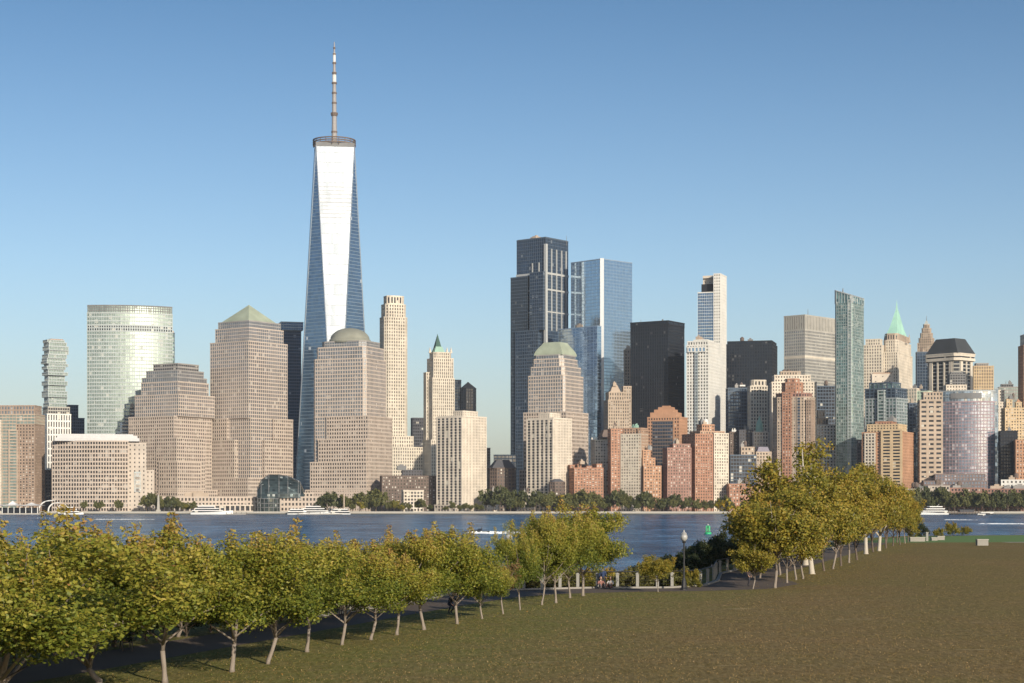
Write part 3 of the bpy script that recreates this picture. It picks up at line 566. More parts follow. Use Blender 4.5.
b=Bld('office_block','blocky brown-topped cream building below the mansard-roofed office',943,966,1980,10); b.tier('wall',944,966,None,385,S(W_cream,G_warm,3.8,3,.6,.5,.4)); b.tier('penthouse',948,965,385,374,S(W_mech,G_dark,3,3,.3,.4,.3)); b.tier('penthouse',950,962,374,372,S(W_mech,G_dark,3,3,.3,.4,.3))
b=Bld('apartment_block','dark teal glass block with balconies right of the slanted-top glass tower',864,909,1950,-25,None)
b.tier('lower_wing',866,907,None,398,S(W_steel,G_teal,3.6,4,.25,.3,.6)); b.tier('upper_wing',866,906,398,388,S(W_mull,G_navy,3.6,5,.2,.25,.5)); b.tier('penthouse',870,900,388,382,S(W_mull,G_teal,4,5,.2,.2,.5)); b.sub('glass_bay',-.1,.25,-1.06,-.9,None,390,S(W_pale,G_teal,3.6,8,.1,.35,.6))
b=Bld('office_block','pale green panelled block between the dark teal glass block and the beige window-grid block',904,932,1970,-20,None)
b.tier('wall',904,920,None,388,S(W_cream,G_green,3.6,3,.45,.3,.3)); b.tier('wing',912,932,None,391,S(wall('pale_green_panel',(.50,.60,.48)),G_green,3.6,3,.45,.4,.3)); 
b=Bld('office_tower','beige block with dark punched windows left of the curved violet glass block',917,943,1812,8,None)
b.tier('wall',918,942,None,400,S(W_tan,G_dark,4.6,7,.35,.55,.4)); b.tier('setback',922,942,400,392,S(W_tan,G_dark,3.6,3,.5,.5,.4))
b=Bld('dark_block','narrow dark navy slab left of the beige punched-window block',905,921,1900,10); b.tier('wall',908,919,None,403,S(W_mull,G_navy,3.6,3,.2,.3,.3))  # navy mullions and glass all over
b=Bld('apartment_tower','stepped orange and cream apartment tower above the tree row end',862,914,1792,-16,903)
b.tier('base',863,913,None,432,S(W_bricko,G_brick,3.1,3,.45,.45,.4)); b.tier('crown',868,906,432,424,S(W_sand,G_brick,3.1,3,.5,.5,.4)); b.sub('cream_bay',-.02,.92,-1.06,-.7,None,430,S(W_sand,G_dark,3.1,9,.3,.5,.6)); b.sub('cream_bay',-.8,-.35,-1.05,-.7,None,433,S(W_lime,G_dark,3.1,3.4,.4,.45,.6)); b.tier('penthouse',876,896,424,421,S(W_brick,G_dark,3,3,.6,.5,.3))
b=Bld('office_tower','curved-front violet and silver glass block with a blank grey glass parapet',940,996,1850,0,r=.4)
gv=glass('violet_glass',(.26,.30,.37),.5,.16,(3,3,3.3),blind=.12,blindc=(.45,.45,.48),vary=.15,tilt=.02); sv=S(wall('mauve_frame',(.34,.25,.27)),gv,3.3,3.3,.14,.26,.3)
w,d=b.w*.98,b.d
cur('curtain_wall',None,402,sv,1,9); cur('glass_parapet',402,391,S(W_steel,glass('parapet_glass',(.35,.42,.50),.6,.14),5,6,.08,.15,.3),1.0,9)
mb=MB(); xx=-w*.32
for t0 in (-.9,): 
    for i in range(12):
        t=-.62+1.1*i/12; t2=-.62+1.1*(i+1)/12
        y1=-d/2-9*(1-t*t)-.9; y2=-d/2-9*(1-t2*t2)-.9
        mb.add([(t*w/2,y1,b.z(399)),(t2*w/2,y2,b.z(399)),(t2*w/2,y2,b.z(393.5)),(t*w/2,y1,b.z(393.5)),(t*w/2,y1+.7,b.z(399)),(t2*w/2,y2+.7,b.z(399)),(t2*w/2,y2+.7,b.z(393.5)),(t*w/2,y1+.7,b.z(393.5))],[(0,1,2,3),(3,2,6,7),(4,7,6,5),(0,4,5,1)],0)
mb.build('louvre_screen',W_mech,b.e)
b.sub('glass_side_fin',.93,1.03,-1.1,.5,None,389,S(W_pale,glass('parapet_glass',(.35,.42,.50),.6,.14),5,5,.1,.1,.3))
b=Bld('low_block','low violet-grey glass podium with a planted roof at the foot of the curved violet block',925,986,1790,0,r=.4)
b.tier('podium',925,986,None,481,S(wall('podium_brown',(.22,.17,.16)),gv,3.6,3,.4,.4,.4)); b.tier('setback',936,984,481,474,S(wall('podium_brown',(.22,.17,.16)),gv,3.6,3,.4,.4,.4),ds=.7)
b=Bld('office_block','stepped cream block at the right of the curved violet block',992,1011,1980,10)
b.tier('wall',992,1010,None,402,S(W_cream,G_warm,3.4,3,.55,.5,.4)); b.tier('setback',993,1004,402,390,S(W_cream,G_warm,3.4,3,.55,.5,.4)); 
b=Bld('office_block','grey flat office top behind the stepped cream and ochre blocks near the right edge',998,1019,2200,6); b.tier('wall',998,1018,None,387,S(W_grey,G_green,3.8,3,.2,.4,.3)); b.tier('penthouse',1001,1013,387,384,S(W_mech,G_dark,3.8,3,.3,.4,.3)); b.mast(1006,384,380)
b=Bld('apartment_block','ochre brick apartment block with turreted roofline near the right edge',1001,1024,1870,14)
b.tier('wall',1002,1024,None,408,S(W_sand,G_brick,3.2,3,.5,.5,.4)); b.tier('turret',1006,1012,408,399,S(W_sand,G_brick,3.2,3,.5,.5,.4)); b.tier('turret',1015,1021,408,402,S(W_sand,G_brick,3.2,3,.5,.5,.4))
for px in (1009,1018): b.pyr('turret_roof',px-3,px+3,399 if px<1012 else 402,396 if px<1012 else 398,W_bricko,0,n=1)
b=Bld('dark_block','black shadowed block in front of the ochre turreted block',998,1018,1822,8); b.tier('wall',999,1017,None,431,S(W_dark,G_black,3.4,3,.3,.4,.3))  # near-black walls imitate the shade lying over this block
b=Bld('office_tower','narrow dark-sided orange brick tower cut off by the right edge of the frame',1018,1048,1950,16,None); b.tier('shaft',1019,1048,None,345,S(W_bricko,G_dark,3.6,2.8,.5,.45,.4)); b.tier('crown',1021,1046,345,334,S(W_cream,G_dark,5,3,.6,.4,.4)); 
b=Bld('office_block','orange brick block at the right edge in front of the narrow tower',1013,1050,1800,6); b.tier('wall',1014,1050,None,440,S(W_bricko,G_brick,3.3,3,.5,.5,.4))
# low riverside rows on the right
for nm,lb,xl,xr,yt,s,D in (
 ('low_block','low pale stone riverside building directly right of the tree row end',900,930,489,S(W_granl,G_warm,4,3.4,.5,.5,.4),1775),
 ('low_block','second low pale stone riverside building, below the violet podium',929,949,486,S(W_granl,G_dark,4,3,.45,.45,.4),1776),
 ('low_block','low brown brick riverside building with a dark roof shed',948,984,488,S(W_brickb,G_dark,4,3.2,.5,.5,.4),1774),
 ('low_block','low white riverside building with a flat canopy near the right edge',1002,1030,480,S(W_white,G_warm,4,4,.6,.5,.4),1778),
 ('low_block','low red-brown riverside building beneath the white canopy building',982,1040,489,S(W_brickb,G_warm,4,3.2,.5,.5,.4),1768)):
    b=Bld(nm,lb,xl,xr,D,0,r=.4); b.tier('wall',xl,xr,None,yt,s); b.clutter(xl+2,xr-2,yt,xl,3,None,3.5)
for b in list(ALLB):
    lb_=b.e['label']
    if not b.cl and b.ytop<900 and not any(q in lb_ for q in('dome','pyramid','mansard','spire','slanted','gable','hip','pavilion','tallest','curved','crown','polygonal','stacked')):
        T_=b.T; b.clutter(b.xl+.22*T_,b.xr-.22*T_,b.ytop,int(b.xl)+3,2,None,4.5)
# hazier background fillers seen through the gaps
fill=[(2,30,430,'tan'),(96,118,460,'g'),(190,214,430,'tan'),(296,312,450,'n'),(392,414,462,'g'),(466,490,448,'tan'),(478,498,470,'b'),(500,524,468,'g'),(600,628,418,'g'),(634,652,418,'b'),(684,700,432,'g'),(716,732,398,'n'),(722,742,420,'g'),(766,790,420,'g'),(806,822,412,'n'),(826,842,404,'tan'),(884,908,398,'g'),(932,946,396,'b'),(984,1000,398,'n'),(990,1006,440,'g'),(1010,1026,420,'g')]
cl={'tan':('tan',W_tan,G_warm),'g':('grey',W_grey,G_dark),'n':('dark blue',W_mull,G_navy),'b':('brown',W_brickb,G_dark)}
import bisect
for i,(a,c,yt,kx) in enumerate(fill):
    nm,wm,gm_=cl[kx]; near=min([q for q in ALLB if q.Dc<2150],key=lambda q:abs((q.xl+q.xr)/2-(a+c)/2))
    side='left' if (a+c)/2<(near.xl+near.xr)/2 else 'right'
    b=Bld('background_block','%s block peeping out %s of the %s'%(nm,side,' '.join(near.e['label'].split()[:8])),a,c,2330+17*i,6+i%5*3)
    b.tier('wall',a,c,None,yt,S(wm,gm_,3.8,3,.45,.4,.4)); b.clutter(a+2,c-2,yt,i,2)
# ---------------------------------------------------------------- terrain
def rowx(Y): return 5.25+(Y-133)*.289 if Y<140 else 21.3+(Y-145.7)*.284
def rowL(Y): return 5.25+(Y-133)*.289
def gmat():
    m,nt,p=mat('lawn_grass'); tc=N(nt,'ShaderNodeTexCoord').outputs['Object']
    a=noise(nt,tc,.035,4,.6,(1,.6,1)); c=noise(nt,tc,.35,5,.7); d=noise(nt,tc,9,3,.7); e2=noise(nt,tc,.12,4,.6,(.3,1,1))
    base=mix(nt,ramp(nt,a,[(.42,(0,0,0)),(.58,(1,1,1))]),(.285,.165,.058),(.225,.160,.044))
    base=mix(nt,ramp(nt,e2,[(.45,(0,0,0)),(.7,(.5,.5,.5))]),base,(.19,.175,.042))
    # greener turf towards the tree row and the far edge
    sp=N(nt,'ShaderNodeSeparateXYZ'); L(nt,tc,sp.inputs[0])
    dist=mth(nt,'SUBTRACT',sp.outputs[0],mth(nt,'ADD',-33.2,mth(nt,'MULTIPLY',sp.outputs[1],.289)))
    dist=mth(nt,'ADD',dist,mth(nt,'MULTIPLY',mth(nt,'SUBTRACT',c,.5),5))
    g=ramp(nt,mth(nt,'DIVIDE',dist,26.0),[(.18,(1,1,1)),(.62,(0,0,0))])
    base=mix(nt,mth(nt,'MULTIPLY',g,.9),base,(.17,.20,.028))
    base=mix(nt,ramp(nt,c,[(.35,(0,0,0)),(.7,(.6,.6,.6))]),base,(.27,.175,.085))
    base=mix(nt,ramp(nt,d,[(.3,(0,0,0)),(.7,(1,1,1))]),base,mix(nt,.5,base,(.06,.055,.018)))
    gr=noise(nt,tc,1,4,.75,(5,1.1,1)); base=mix(nt,ramp(nt,gr,[(.36,(0,0,0)),(.64,(1,1,1))]),mix(nt,.38,base,(.05,.045,.015)),mix(nt,.22,base,(.5,.4,.2)))
    # dry straw wisps
    w=noise(nt,tc,.5,4,.7,(.35,1.2,1)); base=mix(nt,ramp(nt,w,[(.64,(0,0,0)),(.74,(.75,.75,.75))]),base,(.46,.36,.20))
    L(nt,base,p.inputs['Base Color']); p.inputs['Roughness'].default_value=1.0; p.inputs['Specular IOR Level'].default_value=.1
    bp=N(nt,'ShaderNodeBump'); bp.inputs['Strength'].default_value=.7; bp.inputs['Distance'].default_value=.12; L(nt,mth(nt,'ADD',d,c),bp.inputs['Height']); L(nt,bp.outputs[0],p.inputs['Normal'])
    return m
LG=gmat()
M_far=plain('bright_green_turf',(.10,.18,.025),.95); M_path=plain('path_asphalt',(.10,.070,.048),.9); M_kerb=plain('kerb_stone',(.27,.25,.22),.8); M_bank=plain('bank_soil',(.06,.05,.035),.95)
M_wall=plain('seawall_concrete',(.38,.355,.31),.85); M_wet=plain('seawall_wet',(.05,.05,.045),.6); M_plaza=plain('waterfront_paving',(.40,.37,.33),.85)
# lawn outline (water side first)
shore=[(-140,-60),(-62,0),(-33,50)]+[(rowL(Y)-17,Y) for Y in (70,90,110,128)]+[(-9,142),(-3,152),(9,155),(14,160),(15.5,170)]+[(rowx(Y)-14,Y) for Y in (190,230,270,310)]+[(66,352),(84,384),(120,398),(200,410),(700,430)]
outl=[(x,y) for x,y in shore]+[(700,-60)]
def sheet(name,poly,z,m,skirt=None):
    mb=MB(); mb.add([(x,y,z) for x,y in poly],[tuple(reversed(range(len(poly))))])
    if skirt is not None:
        n=len(shore); vs=[(x,y,z) for x,y in shore]+[(x-3.5*(1 if i<n-3 else 0),y+3.5,skirt) for i,(x,y) in enumerate(shore)]
        mb.add(vs,[(i,i+1,n+i+1,n+i) for i in range(n-1)],1)
    o=mb.build(name,[m,M_bank]); o['kind']='structure'; return o
sheet('lawn',outl,LAWN,LG,-1)
far=[(x,y-1.5) for x,y in shore[-6:]]; fp=[(61,316),(72,350),(86,380),(120,396),(200,408),(698,428),(698,330),(200,326),(98,322)]
sheet('far_turf',fp,LAWN+.004,M_far)
def strip(name,A,B_,z,m,h=None):
    mb=MB(); n=len(A)
    if h is None: mb.add([(x,y,z) for x,y in A]+[(x,y,z) for x,y in B_],[(i,i+1,n+i+1,n+i) for i in range(n-1)])
    else:
        vs=[(x,y,z) for x,y in A]+[(x,y,z+h) for x,y in A]+[(x,y,z+h) for x,y in B_]+[(x,y,z) for x,y in B_]
        fs=[]
        for i in range(n-1):
            for j in range(3): fs.append((j*n+i,j*n+i+1,(j+1)*n+i+1,(j+1)*n+i))
        fs+=[(0,n,2*n,3*n),(n-1,4*n-1,3*n-1,2*n-1)]
        mb.add(vs,fs)
    o=mb.build(name,m); o['kind']='structure'; return o
inner=[(rowL(Y)-5.0,Y) for Y in (30,50,70,90,110,122)]+[(.2,131),(3.5,136),(9,139.2),(14.5,140.5),(20.5,144),(24.5,153)]+[(rowx(Y)-3.4,Y) for Y in (170,200,240,280,316)]
outer=[(rowL(Y)-9.6,Y) for Y in (30,50,70,90,108,122)]+[(-4.6,134),(-1,141),(6,144.6),(12.8,145.2),(16,149),(18.2,158)]+[(rowx(Y)-9.2,Y) for Y in (175,200,240,280,316)]
strip('path',inner,outer,LAWN+.008,M_path)
ko=[p for p in outer if p[1]>=107]; strip('path_kerb',ko,[(x-.25,y+.25) for x,y in ko],LAWN,M_kerb,.14)
# far walk on the right
strip('far_walk',[(88,318),(110,321),(200,324),(700,326)],[(87,321),(110,324),(200,327.5),(700,330)],LAWN+.012,plain('pale_walk',(.40,.37,.31),.9))
# water
def wmat():
    m,nt,p=mat('river_water'); tc=N(nt,'ShaderNodeTexCoord').outputs['Object']
    big=noise(nt,tc,.012,3,.5,(.6,1.6,1)); 
    st=noise(nt,tc,1,4,.65,(.05,.018,1)); st2=noise(nt,tc,1,3,.6,(.012,.005,1))
    st3=noise(nt,tc,1,3,.7,(.22,.09,1)); sm=mth(nt,'ADD',mth(nt,'MULTIPLY',st,.45),mth(nt,'ADD',mth(nt,'MULTIPLY',st2,.22),mth(nt,'MULTIPLY',st3,.33)))
    L(nt,ramp(nt,sm,[(.42,(.010,.045,.105)),(.5,(.024,.095,.20)),(.585,(.085,.21,.36))]),p.inputs['Base Color'])
    L(nt,ramp(nt,sm,[(.4,(.12,.12,.12)),(.6,(.38,.38,.38))]),p.inputs['Specular IOR Level']); p.inputs['Roughness'].default_value=.22; p.inputs['IOR'].default_value=1.33
    a=noise(nt,tc,.35,4,.65,(.7,1.3,1)); b=noise(nt,tc,.07,3,.6,(.6,1.4,1))
    bp=N(nt,'ShaderNodeBump'); bp.inputs['Strength'].default_value=1.0; bp.inputs['Distance'].default_value=4.0; L(nt,mth(nt,'ADD',a,mth(nt,'MULTIPLY',b,1.6)),bp.inputs['Height']); L(nt,bp.outputs[0],p.inputs['Normal'])
    return m
mb=MB(); mb.add([(-9000,-800,0),(9000,-800,0),(9000,12000,0),(-9000,12000,0)],[(0,1,2,3)]); o=mb.build('river',wmat()); o['kind']='structure'
mb=MB(); mb.add([(-9000,1740,CITY),(9000,1740,CITY),(9000,12000,CITY),(-9000,12000,CITY)],[(0,1,2,3)]); o=mb.build('city_ground',M_plaza); o['kind']='structure'
mb=MB(); mb.box(-3000,3000,1738.4,1740.2,.9,CITY+.35,0); mb.box(-3000,3000,1738.7,1740.1,-2,.9,1); o=mb.build('seawall',[M_wall,M_wet]); o['kind']='structure'
# ---------------------------------------------------------------- foliage
def leafmat(name,cols,trans=.35):
    m,nt,p=mat(name); at=N(nt,'ShaderNodeAttribute',attribute_name='tint'); ge=N(nt,'ShaderNodeNewGeometry')
    oi=N(nt,'ShaderNodeObjectInfo')
    f=mth(nt,'ADD',at.outputs['Fac'],mth(nt,'MULTIPLY',mth(nt,'SUBTRACT',oi.outputs['Random'],.5),.16))
    c=ramp(nt,f,cols)
    L(nt,c,p.inputs['Base Color']); p.inputs['Roughness'].default_value=.55; p.inputs['Specular IOR Level'].default_value=.35
    tr=N(nt,'ShaderNodeBsdfTranslucent'); L(nt,c,tr.inputs[0]); ms=N(nt,'ShaderNodeMixShader'); ms.inputs[0].default_value=trans
    L(nt,p.outputs[0],ms.inputs[1]); L(nt,tr.outputs[0],ms.inputs[2]); L(nt,ms.outputs[0],nt.nodes['Material Output'].inputs[0]); return m
F_young=leafmat('young_leaves',[(.0,(.075,.11,.016)),(.3,(.17,.195,.025)),(.55,(.31,.285,.040)),(.8,(.42,.33,.065)),(1,(.40,.22,.075))])
F_aut=leafmat('autumn_leaves',[(.0,(.09,.10,.017)),(.35,(.21,.20,.030)),(.65,(.38,.285,.042)),(1,(.42,.20,.05))])
F_rust=leafmat('rusty_leaves',[(.0,(.09,.08,.02)),(.4,(.18,.14,.04)),(.7,(.24,.15,.06)),(1,(.22,.10,.06))])
F_dark=leafmat('dark_leaves',[(.0,(.016,.028,.010)),(.5,(.030,.045,.014)),(1,(.06,.06,.02))],.2)
F_mid=leafmat('olive_leaves',[(.0,(.075,.085,.028)),(.5,(.15,.150,.045)),(1,(.24,.19,.06))],.25)
F_fard=leafmat('waterfront_dark_leaves',[(.0,(.05,.06,.022)),(.5,(.095,.105,.034)),(1,(.16,.15,.045))],.2)
M_bark=plain('young_bark',(.24,.20,.165),.9); M_white=plain('plane_bark',(.44,.39,.32),.8); M_dbark=plain('dark_bark',(.12,.09,.07),.9)
def leafcloud(name,cen,rad,cnt,size,m,tintf,rng,up=.3,asp=.62):
    cen=np.asarray(cen); rad=np.asarray(rad)
    idx=rng.choice(len(cen),cnt,p=(rad**2/np.sum(rad**2)))
    d=rng.normal(size=(cnt,3)); d/=np.linalg.norm(d,axis=1)[:,None]
    P=cen[idx]+d*(rad[idx]*rng.random(cnt)**.45)[:,None]*np.array([1,1,.8])
    nrm=rng.normal(size=(cnt,3))+d*.8; nrm[:,2]+=up; nrm/=np.linalg.norm(nrm,axis=1)[:,None]
    t=rng.normal(size=(cnt,3)); t-=nrm*np.sum(t*nrm,axis=1)[:,None]; t/=np.linalg.norm(t,axis=1)[:,None]; bt=np.cross(nrm,t)
    s=size*rng.uniform(.6,1.25,cnt)[:,None]
    V=np.stack([P-t*s,P-bt*s*asp+nrm*s*.15,P+t*s,P+bt*s*asp+nrm*s*.15],1).reshape(-1,3)
    tint=np.clip(tintf(P,idx,rng),0,1); me=bpy.data.meshes.new(name); me.vertices.add(cnt*4); me.vertices.foreach_set('co',V.astype(np.float32).ravel())
    me.loops.add(cnt*4); me.loops.foreach_set('vertex_index',np.arange(cnt*4,dtype=np.int32)); me.polygons.add(cnt); me.polygons.foreach_set('loop_start',np.arange(0,cnt*4,4,dtype=np.int32))
    a=me.attributes.new('tint','FLOAT','POINT'); a.data.foreach_set('value',np.repeat(tint,4).astype(np.float32)); me.update(calc_edges=True); me.validate(); me.materials.append(m); return me
def treemesh(seed,H,th,rx,nl,size,leafm,barkm,tr=.1,kind='young',tip=.35,base=.25):
    """trunk+limbs mesh and crown mesh; crown grows from clusters along real branches"""
    r=random.Random(seed); rng=np.random.default_rng(seed); mb=MB(); cen=[];rad=[];tc=[]
    top=Vector((r.uniform(-.2,.2),r.uniform(-.2,.2),th)); mb.tube([(0,0,-.1),(0,0,.15),tuple(top*.5),tuple(top)],[tr*1.35,tr,tr*.85,tr*.8],8)
    rz=(H-th*.8)/2; cz=th*.8+rz
    nb={'young':9,'big':11,'bush':8}[kind]
    lead=[top,Vector((r.uniform(-.2,.2),r.uniform(-.2,.2),cz)),Vector((r.uniform(-.3,.3)*rx*.3,r.uniform(-.3,.3)*rx*.3,H-.5))]
    mb.tube(lead,[tr*.75,tr*.45,tr*.1],6)
    ends=[]
    for i in range(nb):
        a=2*math.pi*(i+r.random()*.7)/nb; e=r.uniform(-.35,.85); rr_=rx*math.sqrt(max(.05,1-e*e*.75))*r.uniform(.55,.95)
        E=Vector((math.cos(a)*rr_,math.sin(a)*rr_,cz+e*rz)); s0=Vector((top.x*.9,top.y*.9,th+max(0,(e+.3))*rz*.5)); mid=s0.lerp(E,.5)+Vector((0,0,-.08*rx if e>0 else .1*rx))
        mb.tube([s0,mid,E],[tr*.5,tr*.3,tr*.08],5); ends.append((s0,mid,E))
        for q in range(5):
            t=r.uniform(.35,1); B0=mid.lerp(E,t); d=Vector((r.uniform(-1,1),r.uniform(-1,1),r.uniform(-.3,1.1))).normalized()*rx*r.uniform(.2,.42); E2=B0+d
            mb.tube([B0,E2],[tr*.16,tr*.04],4); ends.append((B0,B0.lerp(E2,.5),E2))
            if kind!='big' and E2.z>cz+rz*.1 and r.random()<.85:
                E3=E2+Vector((r.uniform(-.15,.15),r.uniform(-.15,.15),r.uniform(.4,1.0)*rz*.55)); mb.tube([E2,E3],[tr*.06,.008],3)
                for k in range(4): cen.append(E2.lerp(E3,(k+.5)/4)); rad.append(rx*.085*(1.35-k*.22)); tc.append(.3)
    for s0,mid,E in ends:
        for p,f in ((mid,.8),(E,1.0)):
            p=Vector(p)
            if p.z<th*.9: p.z=th*.9+.2
            cen.append(p+Vector((r.uniform(-1,1),r.uniform(-1,1),r.uniform(-.6,.6)))*rx*.08); rad.append(rx*r.uniform(.17,.30)*f); tc.append(r.uniform(-.18,.18))
    tc=np.array(tc)
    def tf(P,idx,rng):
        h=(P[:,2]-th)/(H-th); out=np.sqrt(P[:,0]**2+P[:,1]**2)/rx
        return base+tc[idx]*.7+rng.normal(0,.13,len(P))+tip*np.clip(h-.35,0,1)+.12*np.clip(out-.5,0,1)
    crown=leafcloud('crown',[tuple(c) for c in cen],rad,nl,size,leafm,tf,rng)
    o=mb.build('trunk',barkm,None,True); tm=o.data; bpy.data.objects.remove(o); return tm,crown
TREES=[]
def plant(kind,meshes,loc,scale,rz,label,cat='tree',group=None,names=('trunk','crown')):
    e=empty(kind,loc,rz); e.rotation_euler=(math.sin(loc[1]*7.3)*.045,math.cos(loc[1]*5.1)*.045,rz); e.scale=scale if isinstance(scale,(tuple,list)) else (scale,)*3; tag(e,label,cat,group)
    for me,nm in zip(meshes,names):
        o=bpy.data.objects.new(nm,me); COL.objects.link(o); o.parent=e
    return e
YT=[treemesh(100+i,5.0,1.1,2.6,30000,.058,F_young,M_bark,.08,tip=.5,base=.22) for i in range(7)]
YL=[treemesh(150+i,5.0,.55,2.7,32000,.058,F_young,M_bark,.09,tip=.5,base=.2) for i in range(3)]
YR=treemesh(130,5.0,1.3,1.9,4200,.085,F_rust,M_bark,.07,base=.4)
def gpos(px,py): d=F*(CAMZ-LAWN)/(py-HY); return ((px-CX)*d/F,d)
ordn=['first','second','third','fourth','fifth','sixth','seventh','eighth','ninth','tenth','eleventh','twelfth','thirteenth','fourteenth','fifteenth','sixteenth','seventeenth','eighteenth','nineteenth','twentieth','twenty-first','twenty-second','twenty-third','twenty-fourth']
front=[(None,(-19.6,47),5.6,1.1),(None,(-17.9,52.5),5.7,1.1),(None,(-16.4,58.5),6.1,1.35),(99,684.5,5.9,1.25),(165,683,5.8,1.25),(232,672,5.3,1.15),(268,664,5.3,1.0),(307,652,5.15,1.05),(342,645,4.75,.95),(371,640,4.4,.95),(397,635,4.9,.95),(424,630,5.2,1.05),(457,624,4.9,1.0),(482,619,3.5,.7),(503,614,3.4,.7),(520,610,4.7,.62),(542,605,5.6,.78),(556,603,5.7,1.0),(570,598,5.6,1.0),(583,596,6.4,1.32)]
rr=random.Random(21)
for i,(px,py,H,wf) in enumerate(front):
    X,Y=py if px is None else gpos(px,py)
    ms=YR if i==14 else YL[i%3] if i<4 else YT[(i*3)%7]; wf*=1.35 if i<4 else (1.2 if i<13 else 1.08)
    if px is None: lab='yellow-green young tree filling the lower left corner, %s from the left there'%ordn[i]
    elif i==14: lab='small rusty-brown young tree with thin foliage left of the tall lamp-topped clump of trees'
    elif i==13: lab='short sparse young tree just left of the small rusty-brown tree'
    elif i==19: lab='broadest yellow-green tree ending the left row, spreading crown over seated people'
    else: lab='young yellow-green lawn-edge tree, %s visible trunk from the left in the left row'%ordn[i-3]
    plant('young_tree',ms,(X,Y,LAWN),(wf*rr.uniform(.95,1.05),wf*rr.uniform(.95,1.05),H/5.15),rr.uniform(0,6.28),lab,group='young trees along the left lawn edge')
k=0
for Y in (50,56,62,68,74,80,86,92,98,104):
    k+=1; X=rowL(Y)-10.3+rr.uniform(-.5,.5)
    plant('young_tree',YL[k%3],(X,Y,LAWN),(1.15,1.15,1.0 if Y<88 else .84),rr.uniform(0,6.28),'yellow-green young tree across the path behind the left row, %s from the left'%ordn[k-1],group='young trees behind the path on the left')
# right-hand row
BT=[treemesh(200+i,12.0,1.7,4.6,12500,.165,F_aut,M_dbark,.2,'big',tip=.12,base=.46) for i in range(3)]
PT=[treemesh(220+i,12.0,2.3,5.2,11000,.175,F_aut,M_white,.36,'big',tip=.1,base=.45) for i in range(2)]
AT=[treemesh(240+i,6.0,1.1,2.7,13000,.10,F_aut,M_bark,.09,'big',base=.4,tip=.2) for i in range(4)]
right=[(753,589,'a',4.0,1.0),(775,588,'a',7.8,1.5),(787,583,'a',6.8,1.1),(796,580,'a',7.0,1.1),(803,579,'a',7.0,1.1),(812,574,'p',10.4,.8),(824,571,'b',9.6,.62),(833,569,'a',8.6,1.3),(841,566,'b',9.6,.66),(849,563,'a',8.4,1.4),(857,560,'b',10.2,.7),(866,554,'p',11.9,.85),(873,552,'b',11.0,.75),(879,551,'p',11.3,.8),(886,548,'b',10.5,.75),(893,546,'b',9.6,.7),(900,545,'b',9.0,.62),(905,543.5,'a',8.2,1.2)]
lb={'a':'slim autumn-yellow tree','b':'tall olive-gold tree','p':'white-barked plane tree'}
for i,(px,py,kd,H,wf) in enumerate(right):
    X,Y=gpos(px,py); ms={'a':AT,'b':BT,'p':PT}[kd][i%{'a':4,'b':3,'p':2}[kd]]; H0=6.1 if kd=='a' else 12.3
    lab='%s, %s trunk from the left in the right-hand row'%(lb[kd],ordn[i])
    if i==0: lab='smallest green-yellow tree, first of the right-hand row, near the lamp post'
    if i==0: wf=.72; ms=AT[3]
    plant('plane_tree' if kd=='p' else 'autumn_tree',ms,(X,Y,LAWN),(wf,wf,H/H0),rr.uniform(0,6.28),lab,group='autumn trees of the right-hand row')
k=0
for px,Y,H,wf,kd in ((806,200,13.8,1.15,'p'),(790,190,8.6,.6,'b'),(760,165,7.0,1.15,'a'),(780,172,8.2,1.25,'a'),(772,205,8.5,.55,'b'),(836,228,12.2,.75,'b'),(855,262,12.0,.75,'b'),(872,290,13.6,.8,'b'),(886,300,12.2,.75,'b'),(897,318,10.8,.7,'b'),(908,322,8.5,.6,'b')):
    k+=1; X=(px-CX)*Y/F; ms={'a':AT,'b':BT,'p':PT}[kd][k%{'a':4,'b':3,'p':2}[kd]]; H0=6.1 if kd=='a' else 12.3
    lab='tallest airy tree rising above the right-hand clump with pale gaps in its crown' if k==1 else '%s crown behind the right-hand row, %s from the left of those behind'%('bushy golden' if kd=='a' else 'olive-brown',ordn[k-2])
    plant('plane_tree' if kd=='p' else 'autumn_tree',ms,(X,Y,LAWN),(wf,wf,H/H0),rr.uniform(0,6.28),lab,group='autumn trees behind the right-hand row')
# lone sapling by the lamp, bushes behind the fence
X,Y=gpos(658,592); plant('sapling',AT[1],(X,Y,LAWN),(.5,.5,2.9/6.1),1,'small sapling on the lawn between fence and lamp post, thin trunk and yellow crown')
BM=[treemesh(280+i,2.6,.3,1.8,4500,.10,F_mid,M_dbark,.07,'bush',tip=.1,base=.5) for i in range(2)]
BU=[treemesh(260+i,3.2,.3,1.9,6000,.10,F_dark,M_dbark,.08,'bush',tip=.1,base=.4) for i in range(3)]
BY=[treemesh(270+i,2.6,.3,1.7,4500,.09,F_aut,M_dbark,.06,'bush',tip=.25,base=.3) for i in range(2)]
k=0
for px,Y,H,ms,w_ in ((646,152,2.5,BY[0],1),(660,153,2.7,BY[1],1),(674,160,2.8,BU[0],.9),(683,168,2.9,BU[1],.9),(692,172,3.4,BU[2],1),(700,178,3.7,BU[0],1),(709,181,3.9,BU[1],1.1),(718,186,4.3,BU[2],1.1),(727,190,4.4,BU[0],1.2),(737,190,4.2,BU[1],1.2),(748,196,4.0,BU[2],1.2),(764,208,4.0,BU[0],1.2),(782,220,4.0,BU[1],1.3)):
    k+=1; lab='yellow-green bush behind the fence, %s from the left'%ordn[k-1] if k<3 else 'dark evergreen shrub behind the promenade fence, %s from the left of the dark ones'%ordn[k-3]
    plant('shrub',ms,((px-CX)*Y/F,Y,LAWN-.3),(w_,w_,H*.8/(2.6 if k<3 else 3.2)),k,lab,'shrub','shrubs behind the promenade fence',('stem','foliage'))
k=0
